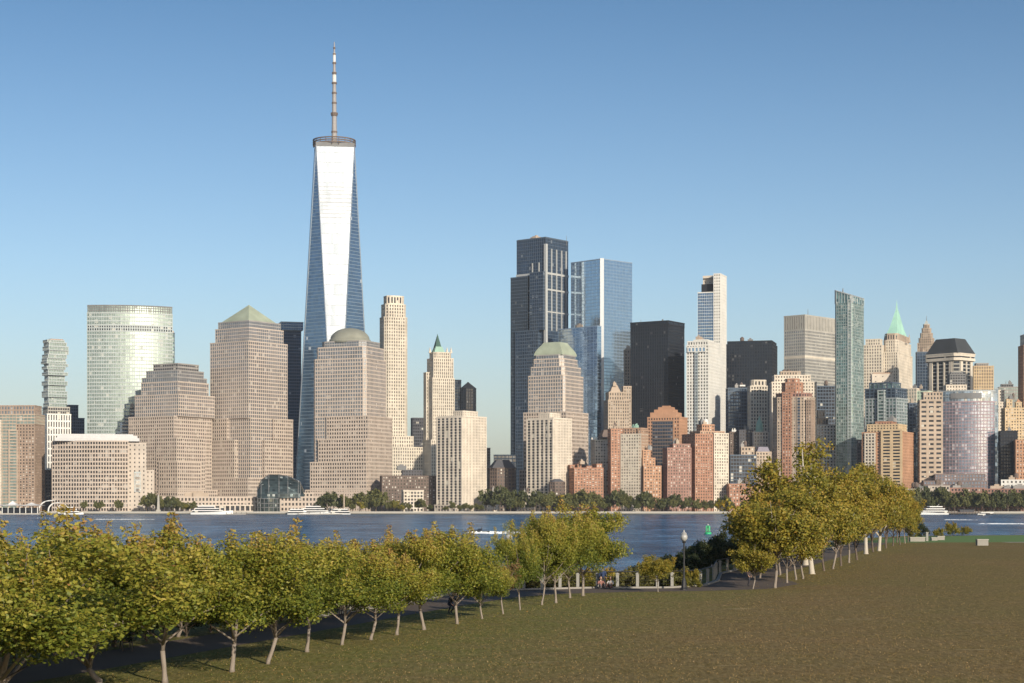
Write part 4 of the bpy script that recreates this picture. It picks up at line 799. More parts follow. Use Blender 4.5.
for px in range(480,690,9):
    k+=1; Y=149+1.5*math.sin(k)+(4 if px<560 else 0)*-1; plant('shrub',(BM if k%4 else BY)[k%2],((px-CX)*Y/F,Y,LAWN-.4),(.85,.6,.66),k,'low hedge shrub between the fence posts and the water, %s from the left'%ordn[k-1],'shrub','low hedge shrubs along the fence',('stem','foliage'))
k=0
for Y in [58+3.1*q for q in range(23)]:
    k+=1; plant('shrub',BU[k%3],(rowL(Y)-10.3+rr.uniform(-.5,.3),Y,LAWN-.2),(1.1,1.1,.85),k,'dark low shrub beyond the path under the left trees, %s from the left'%ordn[k-1],'shrub','low shrubs beyond the path',('stem','foliage'))
k=0
for px,Y,ms,w_,h_ in ((912,345,BY[0],.9,1.2),(921,352,BU[0],.8,.9),(953,372,BY[1],1,1.2),(966,384,BY[0],.8,.8),(938,366,BY[1],.7,.8)):
    k+=1; plant('shrub',ms,((px-CX)*Y/F,Y,LAWN-.2),(w_,w_,h_),k,'thin reddish bank bush at the far lawn edge, %s from the left'%ordn[k-1],'shrub','bank bushes at the far lawn edge',('stem','foliage'))
# far-shore trees
FT=[treemesh(300+i,9,1.6,4.6,1300,.62,[F_mid,F_fard,F_mid,F_aut][i],M_dbark,.3,'big',tip=.1,base=.3) for i in range(4)]
spec=[]
def seq(a,c,step,h,ks,D=1757):
    x=a
    while x<c: spec.append((x+rr.uniform(-1,1),h*rr.uniform(.8,1.15),rr.choice(ks),D+rr.uniform(-6,10))); x+=step*rr.uniform(.75,1.25)
for x in (84,97,100,118,120): spec.append((x,9 if x in(97,118) else 8,0,1757))
seq(146,176,5,12,[0,1]); seq(176,196,5,8,[0,3]); seq(320,345,6,14,[0,1]); seq(345,392,6,14,[0,2]); seq(352,404,8,10,[2,3],1750); seq(404,436,7,8,[0,1],1750)
seq(446,484,7,6.5,[0,2],1748); seq(486,524,6,15,[0,1]); seq(510,528,6,11,[3,2],1750); seq(530,545,6,16,[0,1]); seq(546,602,6,15,[0,2]); seq(550,604,9,9,[0,2],1748); seq(604,622,6,16,[1,0])
seq(622,652,6,12,[0,1]); seq(652,732,7,11,[0,1,1]); seq(628,732,11,8,[0,2],1748); seq(732,760,9,8,[0,1])
seq(893,1034,5,15,[1,1,0],1756); seq(893,1034,8,12,[0,1],1750)
cnt={}
nearb=[(75,'ferry canopy'),(105,'curved-front granite block'),(170,'stone obelisk'),(195,'large white ferry boat'),(345,'domed granite tower'),(400,'small cream waterfront block'),(436,'shadowed brick block'),(486,'first cream concrete tower'),(527,'dark polygonal-roofed block'),(566,'second cream concrete tower'),(605,'lowest red brick block'),(650,'cream and brick terraced tower'),(700,'brown brick block'),(770,'red and cream tower'),(925,'tree row end'),(960,'violet podium'),(1100,'brown riverside rows')]
spec.sort(key=lambda t:t[0])
for x,h,kd,D in spec:
    nb_=next(n for lim,n in nearb if x<lim+6); cnt[nb_]=cnt.get(nb_,0)+1; q=cnt[nb_]
    h*=1.25*rr.choice((.7,.85,1,1,1.12)); w_=max(.8,h/13)*rr.uniform(.85,1.1)
    plant('waterfront_tree',FT[kd],((x-CX)*D/F,D,CITY),(w_,w_,h/9.2),rr.uniform(0,6.28),'far-shore %s tree below the %s, %s from the left there'%(['olive-green','dark green','mid-green','golden'][kd],nb_,ordn[q-1] if q<=24 else 'last'),group='trees along the far waterfront')
# ---------------------------------------------------------------- promenade furniture
M_iron=plain('dark_iron',(.03,.03,.032),.5,.3); M_post=plain('pale_post_stone',(.27,.26,.235),.8)
def polylen(P):
    out=[0]
    for a,c in zip(P,P[1:]): out.append(out[-1]+math.dist(a,c))
    return out
def at(P,Ls,s):
    for i in range(len(P)-1):
        if s<=Ls[i+1] or i==len(P)-2:
            t=(s-Ls[i])/(Ls[i+1]-Ls[i]); return (P[i][0]+(P[i+1][0]-P[i][0])*t,P[i][1]+(P[i+1][1]-P[i][1])*t)
fl=[(x-.45,y+.45) for x,y in outer if 108<=y<=245]
Ls=polylen(fl); fe=empty('fence',(fl[0][0],fl[0][1],LAWN)); tag(fe,'promenade fence of pale stone posts with a thin dark top rail along the river path','fence')
mbp=MB(); mbp.box(-.12,.12,-.12,.12,0,1.12); mbp.box(-.15,.15,-.15,.15,1.12,1.2); mbp.prism(rect(.24,.24),1.2,1.26,poly2=rect(.1,.1)); pm=None
s=0; pts=[]
while s<Ls[-1] and len(pts)<98:
    pts.append(at(fl,Ls,s)); s+=1.63 if pts[-1][1]<145.6 else 4.6
for x,y in pts:
    if pm is None: o=mbp.build('post',M_post,fe); pm=o.data
    else: o=bpy.data.objects.new('post',pm); COL.objects.link(o); o.parent=fe
    o.location=(x-fl[0][0],y-fl[0][1],0)
for z,r_ in ((1.33,.045),(.95,.012),(.65,.012),(.35,.012)):
    mb=MB(); mb.tube([(x-fl[0][0],y-fl[0][1],z) for x,y in fl],r_,5); mb.build('rail' if z>1 else 'wire',M_iron,fe)
def lamp(X,Y,lab,H=4.65):
    e=empty('street_lamp',(X,Y,LAWN)); tag(e,lab,'street lamp','lamp posts along the river path')
    mb=MB(); mb.lathe([(.30,0),(.30,.12),(.22,.2),(.18,.7),(.12,.85),(.10,.95)],0,0,10); mb.build('base',M_iron,e)
    mb=MB(); mb.lathe([(.085,.9),(.07,2.4),(.06,H-.95),(.13,H-.92),(.16,H-.82),(.10,H-.8)],0,0,10); mb.build('pole',M_iron,e)
    mb=MB(); mb.lathe([(.12,H-.8),(.27,H-.6),(.29,H-.4),(.2,H-.22)],0,0,14); gm=plain('frosted_lantern',(.36,.355,.34),.3); o=mb.build('lantern',gm,e,True)
    mb=MB(); mb.lathe([(.24,H-.22),(.14,H-.1),(.05,H-.03),(.02,H+.1)],0,0,12); mb.build('cap',plain('lantern_cap',(.45,.43,.40),.4,.3),e)
X,Y=gpos(684,590); lamp(X,Y,'black lamp post with a frosted lantern standing alone at the lawn edge by the path')
lamp(-.25,142,'lamp post whose pale lantern pokes above the left row of trees')
lamp(rowx(200)-9.6,199,'lamp post hidden among the trees of the right-hand row',4.4)
# ---- people
def person(loc,rz,label,pose='stand',shirt=(.05,.07,.2),trou=(.03,.03,.04),sc_=1.0,hairc=(.04,.025,.015),skin=(.45,.28,.2)):
    e=empty('person',loc,rz); tag(e,label,'person'); e.scale=(sc_,)*3
    if pose=='stand': J=dict(pel=(0,0,.95),ch=(0,.02,1.25),nk=(0,.02,1.46),hd=(0,0,1.55),hl=(-.1,0,.9),kl=(-.12,-.12,.5),al=(-.12,.02,.09),tl=(-.12,-.14,.04),hr=(.1,0,.9),kr=(.11,.02,.5),ar=(.12,.2,.1),tr=(.12,.05,.04),sl=(-.2,0,1.4),el=(-.26,.05,1.12),wl=(-.25,-.1,.9),sr=(.2,0,1.4),er=(.26,.06,1.12),wr=(.25,-.02,.88))
    elif pose=='sit': J=dict(pel=(0,0,.16),ch=(0,.05,.48),nk=(0,.03,.68),hd=(0,0,.77),hl=(-.1,0,.15),kl=(-.2,-.38,.42),al=(-.14,-.6,.09),tl=(-.15,-.76,.04),hr=(.1,0,.15),kr=(.2,-.36,.44),ar=(.15,-.58,.09),tr=(.16,-.74,.04),sl=(-.2,0,.62),el=(-.28,-.14,.38),wl=(-.2,-.34,.44),sr=(.2,0,.62),er=(.28,-.12,.38),wr=(.2,-.32,.46))
    else: J=dict(pel=(0,0,.62),ch=(0,-.18,.88),nk=(0,-.3,1.04),hd=(0,-.36,1.10),hl=(-.1,0,.58),kl=(-.14,-.3,.5),al=(-.13,-.02,.1),tl=(-.13,-.2,.04),hr=(.1,0,.58),kr=(.14,-.3,.42),ar=(.13,.12,.1),tr=(.13,-.04,.04),sl=(-.19,-.24,.98),el=(-.26,-.3,.72),wl=(-.16,-.48,.6),sr=(.19,-.24,.98),er=(.26,-.3,.72),wr=(.16,-.5,.58))
    rad=dict(pel=.155,ch=.16,nk=.065,hd=.07,hl=.10,kl=.07,al=.045,tl=.035,hr=.10,kr=.07,ar=.045,tr=.035,sl=.075,el=.048,wl=.033,sr=.075,er=.048,wr=.033)
    names=list(J); ed=[('pel','ch'),('ch','nk'),('nk','hd'),('pel','hl'),('hl','kl'),('kl','al'),('al','tl'),('pel','hr'),('hr','kr'),('kr','ar'),('ar','tr'),('ch','sl'),('sl','el'),('el','wl'),('ch','sr'),('sr','er'),('er','wr')]
    P=[Vector(J[n]) for n in names]; Rr=[rad[n] for n in names]; E=[(names.index(a),names.index(c)) for a,c in ed]
    me=bpy.data.meshes.new('skel'); me.from_pydata(P,E,[]); o=bpy.data.objects.new('skel',me); COL.objects.link(o)
    sk=o.modifiers.new('s','SKIN'); 
    for i,v in enumerate(me.skin_vertices[0].data): v.radius=(Rr[i],)*2 if names[i] not in('pel','ch') else (Rr[i],Rr[i]*.72); v.use_root=(i==0)
    su=o.modifiers.new('u','SUBSURF'); su.levels=1
    dg=bpy.context.evaluated_depsgraph_get(); bm_=bpy.data.meshes.new_from_object(o.evaluated_get(dg)); bpy.data.objects.remove(o)
    mb=MB(); V=[v.co.copy() for v in bm_.vertices]
    def near(p):
        best=None
        for a,c in ed:
            A,B=Vector(J[a]),Vector(J[c]); t=max(0,min(1,(p-A).dot(B-A)/(B-A).length_squared)); d=(p-A.lerp(B,t)).length
            if best is None or d<best[0]: best=(d,a,c,t)
        return best
    for f in bm_.polygons:
        _,a,c,t=near(f.center); m=1
        if c in('hd',) : m=0
        elif c in ('hl','hr','kl','kr','al','ar'): m=2
        elif c in('tl','tr'): m=3
        elif c in('wl','wr') and t>.75: m=0
        mb.f.append(list(f.vertices)); mb.m.append(m)
    mb.v=[tuple(v) for v in V]
    hd=Vector(J['hd'])+Vector((0,-.01,.11)); n=12; rows=[]
    prof=[(0,-.125),(.045,-.115),(.068,-.07),(.076,0),(.08,.05),(.07,.09),(.04,.115),(0,.122)]
    vs=[];fs=[]
    for r_,z in prof:
        for k in range(n):
            a=2*math.pi*k/n; x,y=max(r_,.003)*math.cos(a),max(r_,.003)*1.2*math.sin(a)
            if k==9 and z in(-.07,0): y-=.012
            if k==9 and z==0: y-=.014
            vs.append((hd.x+x,hd.y+y,hd.z+z))
    for i in range(len(prof)-1):
        for k in range(n): fs.append((i*n+k,i*n+(k+1)%n,(i+1)*n+(k+1)%n,(i+1)*n+k))
    mb.add(vs,fs,0)
    for sx in(-1,1):
        mb.box(hd.x+sx*.03-.011,hd.x+sx*.03+.011,hd.y-.096,hd.y-.086,hd.z+.005,hd.z+.017,3); mb.box(hd.x+sx*.08-.01,hd.x+sx*.08+.01,hd.y-.01,hd.y+.02,hd.z-.03,hd.z+.03,0)
    mb.box(hd.x-.025,hd.x+.025,hd.y-.094,hd.y-.084,hd.z-.06,hd.z-.05,4)
    for w_,el in(('wl','el'),('wr','er')):
        W=Vector(J[w_]); d=(W-Vector(J[el])).normalized(); sd=d.cross(Vector((0,1,.2))).normalized(); mb.tube([W-d*.02,W+d*.05,W+d*.09],[.03,.04,.035],6,0)
        for q,ln in zip((-1.5,-.5,.5,1.5),(.062,.075,.07,.055)):
            b0=W+d*.085+sd*q*.018; mid=b0+d*ln*.55; mb.tube([b0,mid,mid+(d*.7+Vector((0,-.5,0))).normalized()*ln*.5],[.010,.009,.007],5,0)
        b0=W+d*.03+sd*.035; mb.tube([b0,b0+(d+sd).normalized()*.035,b0+(d*1.4+sd).normalized()*.065],[.012,.011,.009],5,0)
    mats=[plain('skin_%d'%int(skin[0]*100),skin,.6),plain('shirt_%d_%d'%(int(shirt[0]*999),int(shirt[2]*999)),shirt,.9),plain('trousers_%d'%int(trou[0]*999),trou,.9),M_iron,plain('lips',(.35,.12,.1),.6)]
    mb.build('body',mats,e,True)
    h=MB(); h.lathe([(.05,.128),(.078,.10),(.088,.05),(.086,.0),(.07,-.05)][::-1],hd.x,hd.y+.018,12)
    h.v=[(x,y,z+hd.z) for x,y,z in h.v]; h.build('hair',plain('hair_%d'%int(hairc[0]*99),hairc,.8),e,True)
X,Y=gpos(450,613.5); person((X,Y,LAWN),.6,'dark-clothed person crouching on the path between the left row trunks','crouch',(.02,.02,.025))
person((7.1,144,LAWN),.3,'seated person in a pale red shirt leaning beneath the broadest left tree','sit',(.26,.12,.10),(.10,.09,.1))
person((7.9,144.2,LAWN),-.4,'seated person in a white top right beside the red-shirted one','sit',(.42,.40,.38),(.18,.10,.09))
person((7.3,144.4,LAWN),2.8,'standing person in a blue top behind the two seated people','stand',(.03,.05,.12),(.03,.03,.05))
X,Y=gpos(749,586.5); person((X,Y,LAWN),.9,'person in dark clothes walking on the shaded path by the dark shrubs','stand',(.07,.05,.05),(.03,.03,.035))
# walls / blocks at the far lawn edge
for px,py,wpx,h_,lab,nm in ((917,541.5,15,.8,'long low white stone block at the far lawn edge beside the tree row end','stone_block'),(934,540.5,6,.6,'smallest pale stone block at the far lawn edge','stone_block'),(940.5,540,7,.75,'warm-lit stone block right of the smallest pale block at the far edge','stone_block'),(982,545.5,11,1.05,'largest pale stone block standing at the start of the far walk','stone_block')):
    X,Y=gpos(px,py); w=wpx*Y/F; e=empty(nm,(X,Y,LAWN),.05); tag(e,lab,'stone block')
    mb=MB(); mb.box(-w/2,w/2,-.5,.5,0,h_-.12); mb.build('body',M_kerb,e); mb=MB(); mb.box(-w/2-.06,w/2+.06,-.56,.56,h_-.12,h_); mb.build('coping',M_wall,e)
X,Y=gpos(927,541); e=empty('bollard',(X,Y,LAWN)); tag(e,'grey square post standing between the far-edge stone blocks','post'); mb=MB(); mb.box(-.2,.2,-.2,.2,0,1.5); mb.prism(rect(.5,.5),1.5,1.65); mb.build('shaft',M_post,e)
# benches along the path
def bench(X,Y,rz,lab):
    e=empty('park_bench',(X,Y,LAWN),rz); tag(e,lab,'bench','benches along the river path'); wd=plain('bench_wood',(.16,.10,.06),.7)
    mb=MB()
    for i in range(4): mb.box(-.9,.9,-.25+i*.12,-.16+i*.12,.43,.46)
    mb.build('seat',wd,e); mb=MB()
    for i in range(3): mb.box(-.9,.9,.24+i*.02,.27+i*.02,.52+i*.13,.62+i*.13)
    mb.build('backrest',wd,e)
    for sx in(-.8,.8):
        mb=MB(); mb.box(sx-.03,sx+.03,-.24,-.18,0,.43); mb.box(sx-.03,sx+.03,.2,.26,0,.8); mb.box(sx-.03,sx+.03,-.18,.2,.36,.41); mb.build('leg',M_iron,e)
for k,Y in enumerate((84,97,110,122)): bench(rowL(Y)-9.1,Y,-1.29,'dark slatted bench facing the path under the left trees, %s from the left'%ordn[k])
# fallen leaves under the rows
n=3000; rng=RNG; Y_=rng.uniform(60,320,n)**1.0; rx_=np.where(Y_<140,5.25+(Y_-133)*.289,21.3+(Y_-145.7)*.284); X_=rx_+rng.normal(1.2,3.2,n)
t=rng.normal(size=(n,3)); t[:,2]*=.25; t/=np.linalg.norm(t,axis=1)[:,None]; bt=np.cross(t,np.array([0,0,1.])+rng.normal(size=(n,3))*.3); s_=rng.uniform(.03,.065,n)[:,None]; P_=np.stack([X_,Y_,np.full(n,LAWN+.04)],1)
V=np.stack([P_-t*s_,P_-bt*s_*.6,P_+t*s_,P_+bt*s_*.6],1).reshape(-1,3); me=bpy.data.meshes.new('fallen_leaves'); me.from_pydata(V.tolist(),[],[(4*i,4*i+1,4*i+2,4*i+3) for i in range(n)])
a=me.attributes.new('tint','FLOAT','POINT'); a.data.foreach_set('value',np.repeat(rng.uniform(.3,1,n),4).astype(np.float32)); me.materials.append(F_aut); o=bpy.data.objects.new('fallen_leaves',me); COL.objects.link(o); tag(o,'yellow and brown fallen leaves scattered on the lawn under the tree rows','fallen leaves',None,'stuff')
# grass tufts standing in the mown lawn
n=110000; Y_=55+rng.random(n)**1.15*170; X_=rng.uniform(-.34,.31,n)*Y_
ok=X_>np.where(Y_<140,5.25+(Y_-133)*.289-4.6,21.3+(Y_-145.7)*.284-3)
ok&=~((Y_>122)&(Y_<158)&(X_<26)&(Y_>139+np.maximum(0,(X_-9))*.1)); X_,Y_=X_[ok],Y_[ok]; n=len(X_)
h_=rng.uniform(.02,.06,n)*np.where(rng.random(n)<.02,1.6,1); w_=rng.uniform(.012,.03,n); a_=rng.uniform(0,6.28,n); lx,ly=rng.normal(0,.03,n),rng.normal(0,.03,n)
z0=np.full(n,LAWN-.005); V=np.stack([np.stack([X_-w_*np.cos(a_),Y_-w_*np.sin(a_),z0],1),np.stack([X_+w_*np.cos(a_),Y_+w_*np.sin(a_),z0],1),np.stack([X_+lx,Y_+ly,z0+h_],1)],1).reshape(-1,3)
me=bpy.data.meshes.new('grass_tufts'); me.vertices.add(3*n); me.vertices.foreach_set('co',V.astype(np.float32).ravel()); me.loops.add(3*n); me.loops.foreach_set('vertex_index',np.arange(3*n,dtype=np.int32)); me.polygons.add(n); me.polygons.foreach_set('loop_start',np.arange(0,3*n,3,dtype=np.int32)); me.update(calc_edges=True)
dx=X_-np.where(Y_<140,5.25+(Y_-133)*.289,21.3+(Y_-145.7)*.284); t_=np.clip(rng.normal(.5,.22,n)+np.clip(dx/30,0,.3),0,1)
a=me.attributes.new('tint','FLOAT','POINT'); a.data.foreach_set('value',np.repeat(t_,3).astype(np.float32)); me.materials.append(leafmat('grass_blades',[(0,(.15,.17,.028)),(.35,(.21,.165,.045)),(.7,(.26,.165,.058)),(1,(.28,.185,.075))],.15))
o=bpy.data.objects.new('grass_tufts',me); COL.objects.link(o); tag(o,'short brownish green grass tufts across the mown lawn','grass',None,'stuff')
# ---------------------------------------------------------------- river things
def wpos(px,py): d=F*CAMZ/(py-HY); return ((px-CX)*d/F,d)
X,Y=wpos(708,534); e=empty('buoy',(X,Y,0),.2); tag(e,'bright green channel buoy floating on the river above the lamp post','buoy'); gb=plain('buoy_green',(.02,.42,.16),.45)
mb=MB(); mb.lathe([(1.15,-.5),(1.15,.45),(.9,.6)],0,0,14); mb.build('float',gb,e); mb=MB()
for k in range(4):
    a=math.pi/4+k*math.pi/2; mb.tube([(.85*math.cos(a),.85*math.sin(a),.5),(.4*math.cos(a),.4*math.sin(a),2.9)],.07,5)
mb.box(-.75,.75,-.05,.05,.9,2.7); mb.box(-.05,.05,-.75,.75,.9,2.7); mb.build('tower',gb,e); mb=MB(); mb.lathe([(.18,2.9),(.18,3.2),(.05,3.35)],0,0,8); mb.build('lantern',W_white,e)
mb=MB(); mb.box(-.3,.3,-.10,-.06,1.2,2.1); mb.build('number_board',W_white,e)
foam=plain('foam_white',(.8,.82,.82),.7)
def wake(px0,px1,py,lab,hgt=.35,n=260,wd=3.5,amp=1):
    X0,Y=wpos(px0,py); X1,_=wpos(px1,py); r=random.Random(int(px0)); mb=MB()
    for i in range(n):
        t=r.random()**.8; x=X0+(X1-X0)*t+r.uniform(-2,2); y=Y+r.gauss(0,1)*wd*(.3+t); s=r.uniform(.5,1.8)*(1-.55*t*r.random()); h=hgt*r.uniform(.4,1)*(1-.5*t)
        k=7; ring_=[(x+s*1.7*math.cos(2*math.pi*q/k)*r.uniform(.7,1.2),y+s*math.sin(2*math.pi*q/k)*r.uniform(.7,1.2)) for q in range(k)]
        mb.add([(a,b_,-.05) for a,b_ in ring_]+[(x,y,h)],[(q,(q+1)%k,k) for q in range(k)])
    o=mb.build('wake',foam); tag(o,lab,'wake',None,'stuff')
wake(474,532,533.5,'white wake of foam trailing behind the small dark motor boat',1.0,330,3)
wake(984,1026,524,'broken white wake streaks on the river near the right edge',.6,200,5); wake(945,975,520,'thin white foam line near the pier at right',.5,80,4)
wake(95,150,519.5,'thin foam line off the granite waterfront at left',.5,60,4)
X,Y=wpos(480,533.5); e=empty('motor_boat',(X,Y,0),math.pi); tag(e,'small dark motor boat speeding ahead of its long white wake','boat')
def hull(L_,B_,D_,z0=-.3,n=10,sheer=.3):
    vs=[];fs=[]
    for i in range(n+1):
        t=i/n; x=-L_/2+L_*t; w=B_/2*(1 if t<.55 else max(.02,1-((t-.55)/.45)**2)); zt_=z0+D_+sheer*t*t*D_
        vs+=[(x,-w,zt_),(x-.0,-w*.75,z0),(x,w*.75,z0),(x,w,zt_)]
    for i in range(n):
        for j in range(3): fs.append((i*4+j,(i+1)*4+j,(i+1)*4+j+1,i*4+j+1))
        fs.append((i*4+3,(i+1)*4+3,(i+1)*4,i*4))
    fs+=[(0,1,2,3),(n*4+3,n*4+2,n*4+1,n*4)]; return vs,fs
mb=MB(); mb.add(*hull(6.5,2.3,1.2)); mb.build('hull',M_iron,e); mb=MB(); mb.prism(rect(1.8,1.6,.2,0),.9,1.7,poly2=rect(1.2,1.4,.0,0)); mb.build('windscreen',G_black,e); mb=MB(); mb.tube([(-.6,0,1.2),(-.6,0,2.1)],[.25,.18],7); mb.build('console',W_dgrey,e)
M_boat=plain('boat_white',(.78,.77,.74),.35)
def yacht(px,D,Lm,lab,nd=3,name='yacht',rz=0,hue=None):
    X=(px-CX)*D/F; e=empty(name,(X,D,0),rz); tag(e,lab,'boat','white boats moored along the far shore')
    mb=MB(); mb.add(*hull(Lm,Lm*.19,Lm*.06,-.5,12,.8)); mb.build('hull',hue or M_boat,e)
    z=Lm*.06-.4; x0,x1=-Lm*.46,Lm*.22
    for k in range(nd):
        h=2.1 if Lm>20 else 1.5; mb=MB(); p=[(x0,-Lm*.07),(x1,-Lm*.07),(x1+1.5,0),(x1,Lm*.07),(x0,Lm*.07)]; mb.prism(p,z,z+h*.62,1,cap=False); mb.prism(offset(p,.35),z+h*.62,z+h,0,bot=True); mb.build('deckhouse',[M_boat,G_dark],e)
        z+=h; x0+=Lm*.07; x1-=Lm*.10
    mb=MB(); mb.tube([(x0+Lm*.05,0,z-.2),(x0,0,z+Lm*.06)],.12,5); mb.tube([(x0+Lm*.02,-1.2,z+Lm*.03),(x0+Lm*.02,1.2,z+Lm*.03)],.1,4); mb.build('radar_mast',M_boat,e)
yacht(212,1730,40,'largest white multi-deck ferry boat moored left of the glass pavilion',3,'ferry')
yacht(300,1728,24,'white motor yacht moored left of the larger yacht in front of the glass pavilion',2,rz=.1)
yacht(318,1730,36,'large white motor yacht with raked decks right of the glass pavilion',3)
yacht(337,1726,26,'small white yacht moored at the right end of the pavilion marina',2,rz=3.1)
yacht(72,1728,22,'stubby white ferry with boxy upper deck beside the curved white arches',3,'ferry')
yacht(930,1700,34,'white yacht moored beside the end of the right-hand tree row',3,rz=math.pi)
yacht(981,1560,6,'tiny white boat on the river at right',1,'motor_boat')
yacht(988,1712,15,'small dark-hulled boat beside the pier at right',1,'motor_boat',hue=M_iron)
yacht(62,1722,8,'tiny white launch tied up left of the stubby ferry',1,'motor_boat')
# piers
X=(966-CX)*1722/F; e=empty('pier',(X,1722,0)); tag(e,'low timber pier on piles in the river at right','pier'); mb=MB(); mb.box(-18,18,-4,12,1.6,2.1); mb.build('deck',W_brown,e); mb=MB()
for i in range(13):
    for y in(-3.5,3,9): mb.tube([(-17.5+i*2.9,y,-1),(-17.5+i*2.9,y,2.8+(i%3)*.4)],.3,6)
o=mb.build('piles',M_dbark,e); mb=MB(); mb.box(-6,8,0,6,2.1,4.6); mb.prism(rect(16,8,1,3),4.6,5.0,poly2=rect(12,4,1,3)); mb.build('shed',W_dgrey,e)
# marina breakwater
for px,wpx,lab in ((320,44,'floating marina pontoon in front of the pavilion yachts'),(236,20,'short floating pontoon right of the largest ferry boat')):
    X=(px-CX)*1722/F; w=wpx*1722/F; e=empty('pontoon',(X,1722,0)); tag(e,lab,'pontoon'); mb=MB(); mb.box(-w/2,w/2,-1.5,1.5,-.3,.7); mb.build('deck',M_wall,e)
    for i in range(5): mb=MB(); mb.tube([(-w/2+i*w/4,1.8,-1),(-w/2+i*w/4,1.8,2.2)],.25,6); mb.build('pile',M_dbark,e)
# ferry terminal canopy
X=(17-CX)*1722/F; e=empty('ferry_terminal',(X,1722,0)); tag(e,'ferry terminal with a white peaked tent canopy at the far left waterfront','ferry terminal')
mb=MB(); mb.box(-30,24,-9,9,-.6,1.2); mb.build('barge_deck',M_plaza,e)
mb=MB(); 
for j,(cx_) in enumerate((-22,-4,14)):
    pk=(cx_,0,13.2 if j==1 else 11.5); c4=[(cx_-11,-10,8.2),(cx_+11,-10,8.6),(cx_+11,10,8.6),(cx_-11,10,8.2)]; m4=[(cx_-4,-3.5,9.6),(cx_+4,-3.5,9.8),(cx_+4,3.5,9.8),(cx_-4,3.5,9.6)]
    mb.add(c4+m4+[pk],[(0,1,5,4),(1,2,6,5),(2,3,7,6),(3,0,4,7),(4,5,8),(5,6,8),(6,7,8),(7,4,8)]); mb.add([(x,y,z-.25) for x,y,z in c4],[(3,2,1,0)])
mb.build('canopy',M_boat,e)
for i in range(10): mb=MB(); mb.tube([(-29+i*5.6,-7,1),(-29+i*5.6,-7,8.6)],.35,6); mb.build('column',M_boat,e)
mb=MB(); mb.box(-27,20,-3,5,1.2,6.5); mb.build('waiting_room',G_dark,e)
for k,px in enumerate((46,54,61)):
    X=(px-CX)*1745/F; e=empty('white_arch',(X,1745,CITY)); tag(e,'curved white steel arch beside the ferry terminal, %s of three from the left'%ordn[k],'arch','white steel arches at the ferry terminal')
    s1=1-.2*k; mb=MB(); mb.tube([(-7*s1+14*s1*(i/10)**1.6,0,11*s1*math.sin(math.pi*.5*(i/10)**.7)) for i in range(11)],[.7]*6+[.5,.45,.4,.35,.3],6); mb.build('rib',M_boat,e)
    mb=MB(); mb.add([(0*s1,-3,10.2*s1),(9*s1,-3,11.4*s1),(9*s1,3,11.4*s1),(0,3,10.2*s1),(0,-3,9.9*s1),(9*s1,-3,11.0*s1),(9*s1,3,11.0*s1),(0,3,9.9*s1)],[(0,1,2,3),(7,6,5,4),(0,4,5,1),(1,5,6,2),(2,6,7,3),(3,7,4,0)]); mb.build('sail_roof',M_boat,e)
# obelisk, flag poles
X=(158.5-CX)*1744/F; e=empty('obelisk',(X,1744,CITY)); tag(e,'slender pale stone obelisk on the waterfront before the dark trees','obelisk'); mb=MB(); mb.prism(rect(4,4),0,2); mb.build('plinth',M_wall,e); mb=MB(); mb.prism(rect(2.4,2.4),2,15,cap=False,poly2=rect(1.5,1.5)); mb.prism(rect(1.5,1.5),15,17,poly2=rect(.1,.1)); mb.build('shaft',M_wall,e)
X=(344-CX)*1743/F; e=empty('beacon_column',(X,1743,CITY)); tag(e,'thin tan beacon column on the waterfront among the trees below the domed tower','column'); mb=MB(); mb.lathe([(1.6,0),(1.2,1.5),(.8,3),(.7,15),(1.1,15.4),(.9,16.8),(.2,18)],0,0,10); mb.build('shaft',W_tan,e)
# ---------------------------------------------------------------- haze
mb=MB(); mb.box(-4000,4000,-300,9000,-4,620); hz=bpy.data.materials.new('haze_air'); hz.use_nodes=True; nt=hz.node_tree; nt.nodes.clear()
ou=nt.nodes.new('ShaderNodeOutputMaterial'); pv=nt.nodes.new('ShaderNodeVolumePrincipled'); pv.inputs['Color'].default_value=(.86,.92,1,1); pv.inputs['Density'].default_value=.00003; pv.inputs['Anisotropy'].default_value=0.0
nt.links.new(pv.outputs[0],ou.inputs['Volume']); o=mb.build('haze',hz); o['kind']='stuff'; o['label']='thin pale haze over river and city'
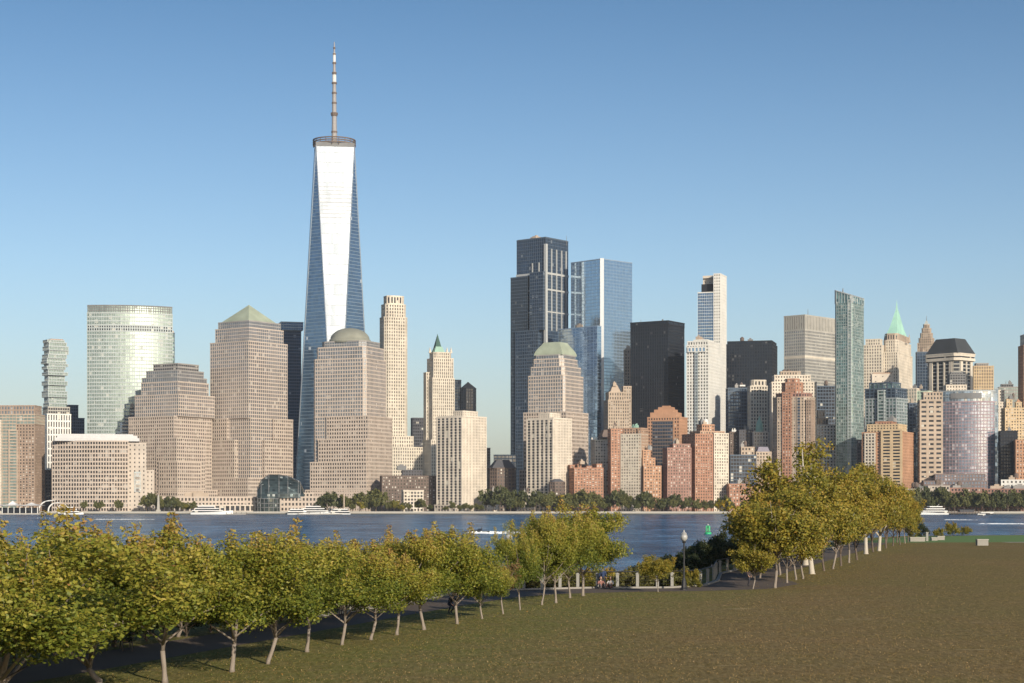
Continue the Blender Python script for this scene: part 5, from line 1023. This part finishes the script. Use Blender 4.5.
# ---------------------------------------------------------------- sky, sun, camera
AZ=R(27); EL=R(19)   # sun behind the camera, to its right
w=bpy.data.worlds.new('World'); sc.world=w; w.use_nodes=True; nt=w.node_tree; bg=nt.nodes['Background']
sky=nt.nodes.new('ShaderNodeTexSky'); sky.sky_type='NISHITA'; sky.sun_disc=False; sky.sun_elevation=EL
sd=Vector((math.sin(AZ)*math.cos(EL),-math.cos(AZ)*math.cos(EL),math.sin(EL)))
sky.sun_rotation=math.atan2(sd.x,sd.y); sky.air_density=1.0; sky.dust_density=1.3; sky.ozone_density=3.6; sky.altitude=0
tcw=nt.nodes.new('ShaderNodeTexCoord'); sz=nt.nodes.new('ShaderNodeSeparateXYZ'); nt.links.new(tcw.outputs['Generated'],sz.inputs[0])
tn=ramp(nt,sz.outputs[2],[(0,(1.06,.96,.92)),(.05,(1.06,.97,.93)),(.13,(.88,.88,.88)),(.27,(.47,.59,.65)),(1,(.46,.57,.64))])
mv=mix(nt,1.0,sky.outputs[0],tn,'MULTIPLY'); nt.links.new(mv,bg.inputs[0]); bg.inputs[1].default_value=.15
for q in nt.nodes:
    if q.bl_idname=='ShaderNodeMix': q.clamp_result=False
sl=bpy.data.lights.new('sun','SUN'); sl.energy=5.0; sl.angle=R(.55); sl.color=(1,.895,.74); so=bpy.data.objects.new('sun',sl); COL.objects.link(so); so.rotation_euler=sd.to_track_quat('Z','Y').to_euler()
cd=bpy.data.cameras.new('camera'); co=bpy.data.objects.new('camera',cd); COL.objects.link(co); co.location=(0,0,CAMZ); co.rotation_euler=(R(90),0,0)
cd.sensor_width=36; cd.lens=F/1024*36; cd.shift_y=(HY-341.5)/1024; cd.clip_start=.5; cd.clip_end=30000; sc.camera=co
sc.view_settings.view_transform='Standard'; sc.view_settings.look='None'; sc.view_settings.gamma=1; sc.view_settings.exposure=0.07
sc.render.engine='CYCLES'; sc.cycles.max_bounces=6; sc.cycles.transparent_max_bounces=8
# label sanity (prints only)
seen={}
for o in bpy.data.objects:
    if o.parent is None and 'label' in o:
        nw=len(o['label'].split())
        if nw>16 or nw<4: print('LABEL LEN',nw,o['label'])
        if o['label'] in seen: print('DUP',o['label'])
        seen[o['label']]=1
